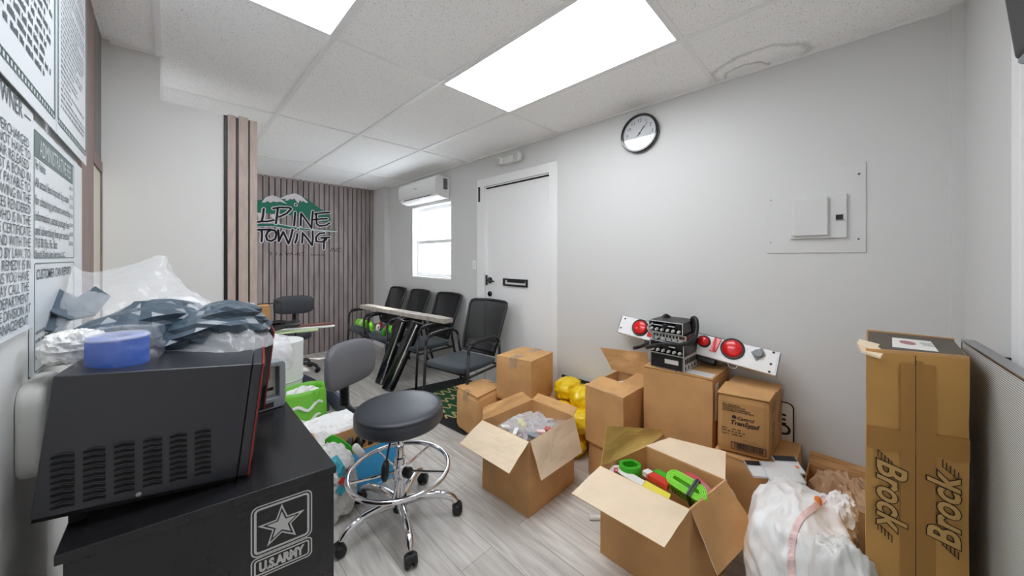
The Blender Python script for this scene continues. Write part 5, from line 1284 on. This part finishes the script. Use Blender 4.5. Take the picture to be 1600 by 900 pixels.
# edge flaps / torn corner
for a, b in ((0, 1), (3, 2)):
    rm = MB(); A, B = Qk[a], Qk[b]; iw = (cK-(A+B)/2).normalized()*.006; rm.soft([A-ZV*.02, B-ZV*.02, B+iw-ZV*.02, A+iw-ZV*.02, A+ZV*.006, B+ZV*.004, B+iw+ZV*.004, A+iw+ZV*.006], 8, 0, .002, 5); rm.build('top_edge', M_card, tk)
tn = MB(); 
for s_ in range(3):
    p = Qk[0]+Vector((.02*s_, -.012+.004*s_, .002+.006*s_)); tn.soft([p+Vector(v) for v in ((-.02, -.02, -.02), (.03, -.03, -.012), (.045, .015, -.004), (-.01, .02, -.01), (-.02, -.02, -.014), (.03, -.03, -.004), (.045, .015, .004), (-.01, .02, -.002))], 4, 0, .012, s_+4)
tn.build('torn_corner', M_card_lit, tk)
A, B = Vector((*qK[0], 0)), Vector((*qK[1], 0)); FK = frame(A, B-A); nk = FK[3] if FK[3].x < 0 else -FK[3]; FK = (A+nk*.0035, FK[1], FK[2], nk); WK = (B-A).length
tp = MB(); tp.fbox(FK, WK*.50, WK*.56, .0, zK-.02, .0, .0008); tp.fbox(FK, WK*.34, WK*.68, 0, zK-.03, .0008, .0014); tp.fbox(FK, 0.002, WK-.002, .80, .865, .0014, .002)
tp.build('tape', M_tape, tk)
MB().fbox(FK, WK*.485, WK*.489, .0, zK-.004, .0, .0022).build('seam', M_ink, tk)
M_cin = mat('carton_letter_fill', (200, 160, 96), .6)
def brock(ox, oz, rot, sz):
    # outlined script lettering drawn along the carton's height
    text(FK, 'Brock', sz, ox, oz, 'lettering', M_ink, tk, 'CENTER', rot=rot, shear=.45, offset=.0052*sz/.1, sx=.86, lift=.0024)
    text(FK, 'Brock', sz, ox, oz, 'letter_fill', M_cin, tk, 'CENTER', rot=rot, shear=.45, offset=.0022*sz/.1, sx=.86, lift=.0030)
    f2 = FK; c, s = math.cos(rot), math.sin(rot)
    def R_(a, b): return (ox+a*c-b*s, oz+a*s+b*c)
    for base in (-1.30*sz, 1.05*sz):
        sm = MB()
        for i in range(5):
            x_ = base+i*.08*sz; y_ = i*.085*sz
            sm.prism(f2, [R_(x_, y_), R_(x_+.24*sz, y_), R_(x_+.24*sz, y_+.025*sz), R_(x_, y_+.025*sz)], .0020, .0023)
        sm.prism(f2, [R_(base, 0), R_(base+.025*sz, 0), R_(base+.345*sz, .34*sz), R_(base+.32*sz, .34*sz)], .0020, .0023)
        sm.build('speed_line', M_ink, tk)
pL = planehit(FK, 1395, 775); pR = planehit(FK, 1478, 802)
brock(pL[0]-.036, pL[1]+.012, -PI/2, .094); brock(pR[0]+.026, pR[1], PI/2, .096)
# perforated sheet standing along the wall
pf = thing('perforated_sheet', 'tall pale grey ribbed radiator panel standing against the wall at the right edge', 'panel', (1.4, -.31, 0))
a0, a1 = Vector((1.90, -.284, 0)), Vector((.95, -.306, 0)); Fq = frame(a0, a1-a0); nq = Fq[3] if Fq[3].y > 0 else -Fq[3]; Fq = (a0, Fq[1], Fq[2], nq)
M_perf = bpy.data.materials.new('ribbed_metal'); M_perf.use_nodes = True; nt = M_perf.node_tree; b = nt.nodes['Principled BSDF']; b.inputs['Roughness'].default_value = .45
tc = nt.nodes.new('ShaderNodeTexCoord'); wv = nt.nodes.new('ShaderNodeTexWave'); wv.bands_direction = 'Z'; wv.inputs['Scale'].default_value = 55; nt.links.new(tc.outputs['Object'], wv.inputs['Vector'])
rr_ = nt.nodes.new('ShaderNodeValToRGB'); rr_.color_ramp.elements[0].position = .25; rr_.color_ramp.elements[0].color = (*lin((122, 126, 126)), 1); rr_.color_ramp.elements[1].position = .6; rr_.color_ramp.elements[1].color = (*lin((226, 230, 228)), 1)
nt.links.new(wv.outputs['Fac'], rr_.inputs[0]); nt.links.new(rr_.outputs[0], b.inputs['Base Color'])
MB().fbox(Fq, 0, .98, .0, zK-.004, -.024, 0).build('ribbed_core', M_perf, pf)
MB().fbox(Fq, -.004, .984, zK-.004, zK+.006, -.028, .003).fbox(Fq, -.006, 0, 0, zK, -.026, .002).build('edge_channel', M_steel, pf, bevel=.002)

# ------------------------------------------------------------------ white bag, packages, carton at the back
def bagfn(p, d):
    p = p.copy()
    if p.z > 0: k = p.z/.24; p.y -= .05*k*(p.y > -1); p.x += .03*k
    return p
wb2 = thing('white_trash_bag', 'large white plastic bag with a pale pink stripe and orange tie beside the tall carton', 'bag', (1.68, .16, 0))
bs = blob((1.735, .125, .205), (.25, .172, .25), .20, 51, 1.35, 110, .003, None)
bs.build('bag_skin', M_bagw, wb2, smooth=True)
from mathutils.bvhtree import BVHTree
bv = BVHTree.FromPolygons([v[:] for v in bs.v], bs.f)
def drape(pxs, wd, m, name, parent, bvt=bv, th=.0025, n=7, fallback=1.4):
    P = [Vector((a, b, 0)) for a, b in pxs]; P = smoothpath(P, n); mb = MB(); vs = []; out = []
    for i, p in enumerate(P):
        d = (P[min(i+1, len(P)-1)]-P[max(i-1, 0)]).normalized(); s = Vector((-d.y, d.x, 0)); row = []
        for k in (-1, -.5, 0, .5, 1):
            q_ = p+s*wd/2*k; dr = ray(q_.x, q_.y).normalized(); hit = bvt.ray_cast(O3, dr)
            if hit[0] is None: row = None; break
            row.append(hit[0]-dr*.004)
        if row: out.append(row)
    for r_ in out: vs += r_
    mb.add(vs, [(i*5+k, i*5+k+1, (i+1)*5+k+1, (i+1)*5+k) for i in range(len(out)-1) for k in range(4)])
    return mb.build(name, m, parent, solid=th)
drape([(1330, 758), (1300, 770), (1275, 790), (1250, 812), (1238, 845), (1236, 880), (1238, 915)], 11, M_pink, 'pink_stripe', wb2)
a_ = bv.ray_cast(O3, ray(1278, 784).normalized())[0]
if a_: blob(tuple(a_), (.010, .012, .020), .2, 3, 3, 16).build('orange_tie', M_orange, wb2, smooth=True)
kn = thing('bag_knot', 'bunched white plastic top of the bag against the tall carton', 'bag', (1.78, .03, .35))
kn2 = blob((1.800, .012, .385), (.055, .045, .085), .45, 61, 2.4, 40, None).build('bag_skin', M_bagw, kn)
bs3 = blob((1.49, .005, .245), (.068, .085, .255), .26, 71, 1.5, 80, .003)
cbg = thing('clear_bag', 'translucent white plastic bag slumped against the side of the tall carton', 'bag', (1.50, .02, 0)); bs3.build('bag_skin', M_bagw2, cbg, smooth=True)
t = thing('white_sheet', 'white plastic sheet hanging behind the open box of straps', 'sheet', (1.85, .45, .2))
fsheet([[Vector((1.80, .62, .41)), Vector((1.82, .52, .41)), Vector((1.84, .42, .40))], [Vector((1.82, .58, .25)), Vector((1.80, .45, .25)), Vector((1.80, .34, .26))], [Vector((1.86, .55, .01)), Vector((1.84, .42, .01)), Vector((1.84, .30, .01))]], 18, 18, .012, 9, 'film', M_bagw, t)
qb = [(2.06, -.20), (2.36, -.20), (2.36, .14), (2.06, .14)]
bo_ = open_carton('open_box', 'low open cardboard box of crumpled brown paper by the wall, behind the white bag', qb, 0, .30, seed=33)
flap(bo_, (2.36, .14, .30), (2.36, -.20, .30), (2.375, .13, .362), (2.375, -.19, .355), M_card, M_card, 3)
pp = thing('kraft_paper', 'crumpled brown packing paper in the low open box', 'paper', (2.2, 0, .1))
blob((2.20, -.02, .19), (.13, .15, .165), .42, 81, 2.6, 44, .01).build('crumple', M_paper, pp)
# clear packages on top
for i, (px, py, z_, lb, dark, dx, dy, hz) in enumerate(((1190, 734, .40, 'clear retail pack with a black hanger header, nearest the open box of straps', True, .055, .045, .02), (1222, 738, .41, 'clear retail pack of pale sheets on the white bag', False, .07, .05, .025), (1232, 727, .40, 'clear retail pack with a black header beside the leaning sign', True, .05, .045, .03))):
    p = onZ(px, py, z_); t = thing('retail_pack', lb, 'package', (p.x, p.y, z_-.02), 'clear retail packs on the white bag')
    u_ = Vector((.55, -.83, .05)).normalized(); v_ = Vector((.6, .4, .25*(1 if i else .6))).normalized(); F_ = (p, u_, (v_-u_*v_.dot(u_)).normalized(), None); F_ = (F_[0], F_[1], F_[2], F_[1].cross(F_[2]))
    MB().fbox(F_, -dx, dx, -dy, dy, -.006, .006).build('clear_case', M_cloud, t, bevel=.003)
    MB().fbox(F_, -dx*.9, dx*.9, -dy*.9, dy*.35, -.004, .003).build('card_insert', M_labelw, t)
    if dark: MB().fbox(F_, -dx*.95, dx*.9, dy*.40, dy*1.0, -.005, .0066).build('black_header', M_black, t)
    if i == 2: MB().fbox(F_, dx*.3, dx*.7, -dy*.4, -dy*.1, .003, .0066).build('orange_dot', M_orange, t)
wtb = thing('white_tube', 'short white tube on the floor left of the open box of straps', 'tube', (1.58, .96, .015))
p = onZ(929, 808, .013); MB().tube([p+Vector((-.02, .02, 0)), p+Vector((.045, -.05, 0))], .012, 16).build('tube_body', M_labelw, wtb, smooth=False)

# ------------------------------------------------------------------ clutter at the rear left
# table behind
tb_ = thing('folding_table', 'narrow black folding table covered with clutter in front of the slat wall', 'table', (.66, 3.9, 0))
MB().box(.30, .90, 3.66, 4.15, .672, .695).build('table_top', M_blackmt, tb_, bevel=.004)
for x_, y_ in ((.36, 3.72), (.84, 3.72), (.84, 4.09), (.36, 4.09)): MB().tube([(x_, y_, .0), (x_, y_, .67)], .010, 8).build('leg', M_blackmt, tb_)
MB().tube([(.84, 3.72, .25), (.84, 4.09, .55)], .006, 6).tube([(.84, 3.72, .55), (.84, 4.09, .25)], .006, 6).build('brace', M_blackmt, tb_)
bx1 = carton('cardboard_box', 'small orange brown box on the cluttered table beside the partition end', [(.40, 3.80), (.66, 3.80), (.66, 4.05), (.40, 4.05)], .697, .93, m=M_card, seed=41, bulge=.002)
fr_ = MB(); fr_.tube([(.38, 3.78, .70), (.38, 3.78, .955), (.74, 3.78, .955), (.74, 3.78, .70)], .006, 8); fr_.tube([(.38, 3.78, .955), (.38, 4.08, .955)], .006, 8); fr_.tube([(.74, 3.78, .955), (.74, 4.08, .955), (.74, 4.08, .70)], .006, 8)
tag(fr_.build('wire_rack', M_blackmt), 'thin black wire rack frame around the small box on the table', 'rack')
def longstrip(name, label, cat, p, q_, wd, th, m, grp=None):
    p, q_ = Vector(p), Vector(q_); d = (q_-p).normalized(); s = Vector((-d.y, d.x, 0)).normalized()
    return tag(MB().soft([p-s*wd, q_-s*wd, q_+s*wd, p+s*wd]+[v+ZV*th for v in (p-s*wd, q_-s*wd, q_+s*wd, p+s*wd)], 8, 0, .003, 4).build(name, m), label, cat, grp)
longstrip('wood_strip', 'reddish brown wooden strip sticking out to the right of the cluttered table', 'strip', (.62, 3.78, .722), (1.12, 3.60, .722), .035, .014, mat('reddish_wood', (120, 78, 70), .6, var=.2))
longstrip('white_strip', 'pale white strip lying under the reddish wooden strip', 'strip', (.60, 3.72, .708), (1.13, 3.54, .708), .028, .010, M_labelw)
longstrip('green_strip', 'pale green and white strip lowest on the table front', 'strip', (.42, 3.69, .6965), (.98, 3.52, .6965), .035, .011, mat('pale_green', (186, 208, 160), .6))
hs = MB(); c_ = Vector((.66, 3.72, .755)); hs.tube([c_+Vector((.20*math.cos(2*PI*i/40), .13*math.sin(2*PI*i/40), .006*math.sin(i))) for i in range(40)], .022, 12, closed=True)
tag(hs.build('black_hose', M_black, smooth=True), 'thick black ring of hose on the cluttered table', 'hose')
tag(blob((.50, 3.72, .772), (.08, .05, .03), .4, 3, 3, 24).build('yellow_cloth', M_yellowst), 'small yellow cloth among the clutter on the table', 'cloth')
# white drum wrapped in plastic
dm_ = thing('white_drum', 'white plastic drum standing behind the green bag', 'drum', (.69, 3.42, 0))
MB().lathe([(.135, 0), (.140, .01), (.142, .34), (.150, .345), (.150, .352), (.145, .36), (.152, .66), (.150, .672), (.13, .680), (.02, .682)], (.675, 3.40, 0), n=48).build('drum_body', M_bagw, dm_, bevel=.002)
drf = fsheet([[T(405, 525, 2.5), T(425, 520, 2.6), T(450, 524, 2.65)], [T(402, 550, 2.4), T(425, 548, 2.45), T(458, 552, 2.6)], [T(400, 585, 2.3), T(425, 585, 2.4), T(455, 575, 2.6)]], 24, 24, .010, 4, 'plastic_cover', M_cloud, dm_)
# green bag
gb_ = thing('green_shopping_bag', 'bright green shopping bag stuffed with white plastic, behind the cabinet', 'bag', (.76, 3.12, 0))
gm = MB(); W0, D0, Hh_ = .165, .12, .33
def gring(k, z, n=28, off=0): return [Vector((.745+(W0+k)*math.copysign(abs(math.cos(2*PI*i/n))**.6, math.cos(2*PI*i/n)), 3.10+(D0+k)*math.copysign(abs(math.sin(2*PI*i/n))**.6, math.sin(2*PI*i/n)), z+.010*noise.noise(Vector((i*.7, z*9, off)))))+Vector((noise.noise(Vector((i, z*8, 2))), noise.noise(Vector((i, z*8, 7))), 0))*.008 for i in range(n)]
zs = [0, .06, .14, .22, .29, .335]; vs = []
for j, z_ in enumerate(zs): vs += gring(.006*math.sin(j), z_)
gm.add(vs, [(j*28+i, j*28+(i+1) % 28, (j+1)*28+(i+1) % 28, (j+1)*28+i) for j in range(5) for i in range(28)]+[tuple(range(28))[::-1]])
gm.build('bag_body', M_greenbag, gb_, smooth=True, solid=.003)
st_ = MB(); 
for i in range(9):
    a = -2.6+.16*i; a2 = a+.10; 
    p = lambda a_, z_: Vector((.745+(W0+.012)*math.cos(a_), 3.10+(D0+.012)*math.sin(a_), z_))
for zc_, m_ in ((.10, 1), (.2, 2)):
    st_.tube(smoothpath([p(-2.3, zc_), p(-1.9, zc_+.03), p(-1.5, zc_-.01), p(-1.1, zc_+.04), p(-.7, zc_)], 5), .012, 6)
st_.build('white_print', M_bagw, gb_)
hn = MB(); hn.tube(smoothpath([p(-1.25, .33), p(-1.2, .27), p(-1.15, .20), p(-1.1, .26), p(-.95, .33)], 5), .007, 6); hn.build('handle', M_greenbag, gb_)
blob((.745, 3.10, .22), (.135, .095, .12), .3, 6, 3, 36).build('stuffing', M_bagw2, gb_)
# blue grey plastic bumper pieces
def profile_bar(name, label, a, b, wd, hh_, m, grp):
    a, b = Vector(a), Vector(b); d = (b-a).normalized(); s = Vector((-d.y, d.x, 0)); mb = MB(); k = [(-wd, 0), (-wd, hh_*.5), (-wd*.5, hh_), (wd*.1, hh_*.75), (wd*.3, hh_*.3), (wd, hh_*.35), (wd, 0)]
    n_ = 14; vs = []
    for i in range(n_+1):
        t_ = i/n_; c = a.lerp(b, t_)+s*.05*math.sin(t_*PI); vs += [c+s*u_+ZV*v_ for u_, v_ in k]
    K = len(k); mb.add(vs, [(i*K+j, i*K+(j+1) % K, (i+1)*K+(j+1) % K, (i+1)*K+j) for i in range(n_) for j in range(K)]+[tuple(range(K)), tuple(n_*K+j for j in range(K))[::-1]])
    return tag(mb.build(name, m, bevel=.004), label, 'car part', grp)
profile_bar('bumper_part', 'long blue grey plastic car part on the floor, its near end by the stool back', (1.02, 4.30, .002), (1.09, 3.05, .002), .060, .12, M_bluegrey, 'blue grey plastic car parts')
profile_bar('bumper_part', 'wider blue grey plastic car part lying against the drum and green bag', (.90, 4.10, .002), (.95, 3.30, .002), .055, .16, mat('dark_blue_grey', (74, 78, 98), .5), 'blue grey plastic car parts')
t = thing('crushed_trim', 'crushed brown grey trim piece at the near end of the blue grey car parts', 'trim piece', (1.08, 2.95, 0))
blob((1.08, 2.93, .055), (.15, .07, .055), .45, 17, 3.4, 44, .002).build('trim_skin', mat('brown_grey_plastic', (108, 98, 92), .55), t)
# white bags on the floor
t = thing('white_bag', 'low white plastic bag with a faint pink print on the floor behind the stool back', 'bag', (.82, 2.62, 0))
blob((.83, 2.62, .105), (.24, .20, .125), .20, 23, 2.2, 64, .003).build('bag_skin', M_bagw, t)
t = thing('white_bag', 'white plastic bag lying between the green bag and the black cabinet', 'bag', (.58, 2.4, 0))
blob((.60, 2.36, .12), (.17, .18, .14), .22, 25, 2.2, 54, .003).build('bag_skin', M_bagw2, t)
# colourful bag beside the cabinet
pbk = blob((.605, 1.99, .165), (.125, .16, .185), .20, 27, 2.2, 64, .003)
t = thing('printed_bag', 'white bag printed turquoise and red, squeezed beside the black cabinet', 'bag', (.60, 1.95, 0)); pbk.build('bag_skin', M_bagw2, t)
bv2 = BVHTree.FromPolygons([v[:] for v in pbk.v], pbk.f)
drape([(520, 715), (530, 728), (536, 745)], 14, M_turq, 'turquoise_print', t, bv2); drape([(545, 735), (538, 750), (532, 758)], 12, M_redp, 'red_print', t, bv2); drape([(528, 772), (534, 764), (542, 756)], 12, M_turq, 'turquoise_print', t, bv2)
gs_ = MB(); P = smoothpath([onT(508, 690, 1.95), onT(520, 683, 1.96), onT(535, 690, 1.98), onT(551, 703, 1.98)], 6); vs = []
for q_ in P: vs += [q_+Vector((0, 0, -.026)), q_+Vector((0, 0, .012))]
gs_.add(vs, [(2*i, 2*i+1, 2*i+3, 2*i+2) for i in range(len(P)-1)]); tag(gs_.build('green_handle_strap', M_green, solid=.006), 'bright green strap curled over the printed bag beside the cabinet', 'strap')
tb1 = onT(515, 700, 1.92)
carton('cardboard_box', 'small tan box end poking out between the cabinet and the printed bag', [(.46, 2.02), (.56, 2.00), (.58, 2.16), (.48, 2.18)], .22, .39, seed=45, bulge=.002, flaps=False)
# white clear pile under: carton with black hoses and the blue sheet
bo2 = open_carton('open_box', 'open cardboard box of black hoses on the floor behind the stool', [(.72, 2.12), (1.10, 2.12), (1.10, 2.42), (.72, 2.42)], 0, .20, seed=47)
rn = random.Random(8)
for i in range(5):
    mb = MB(); x_ = .77+.065*i; mb.tube(smoothpath([Vector((x_, 2.16, .12)), Vector((x_+.02, 2.2, .21+.01*i)), Vector((x_+.05, 2.28, .20)), Vector((x_+.03, 2.37, .10))], 5), .016, 8)
    tag(mb.build('black_hose', M_black, smooth=True), 'black hose in the open box behind the stool, '+('leftmost', 'second from left', 'middle one', 'second from right', 'rightmost')[i], 'hose', 'black hoses in the open box')
tag(MB().soft([(.66, 2.00, .006), (1.06, 2.02, .006), (1.08, 2.10, .006), (.68, 2.09, .006), (.655, 2.01, .012), (1.055, 2.03, .012), (1.075, 2.105, .20), (.675, 2.095, .20)], 6, 0, .002, 2).build('blue_folder', M_sky), 'bright sky blue sheet leaning on the box of hoses behind the stool', 'folder')
tag(blob((.905, 2.19, .222), (.030, .03, .022), .1, 2, 2, 20).build('yellow_tag', M_yellow), 'small yellow tag in the box of hoses under the stool seat', 'tag')
t = thing('grey_bottle', 'white rounded bottle lying on the printed bag by the stool', 'bottle', tuple(onT(560, 705, 1.9)))
P = [onT(553, 695, 1.9), onT(555, 698, 1.9), onT(566, 711, 1.88), onT(568, 714, 1.88)]; MB().tube(P, [.010, .020, .020, .012], 14).build('bottle_body', M_labelw, t, smooth=True)
# white floor dispenser strip bottom-left: dark side of the passage
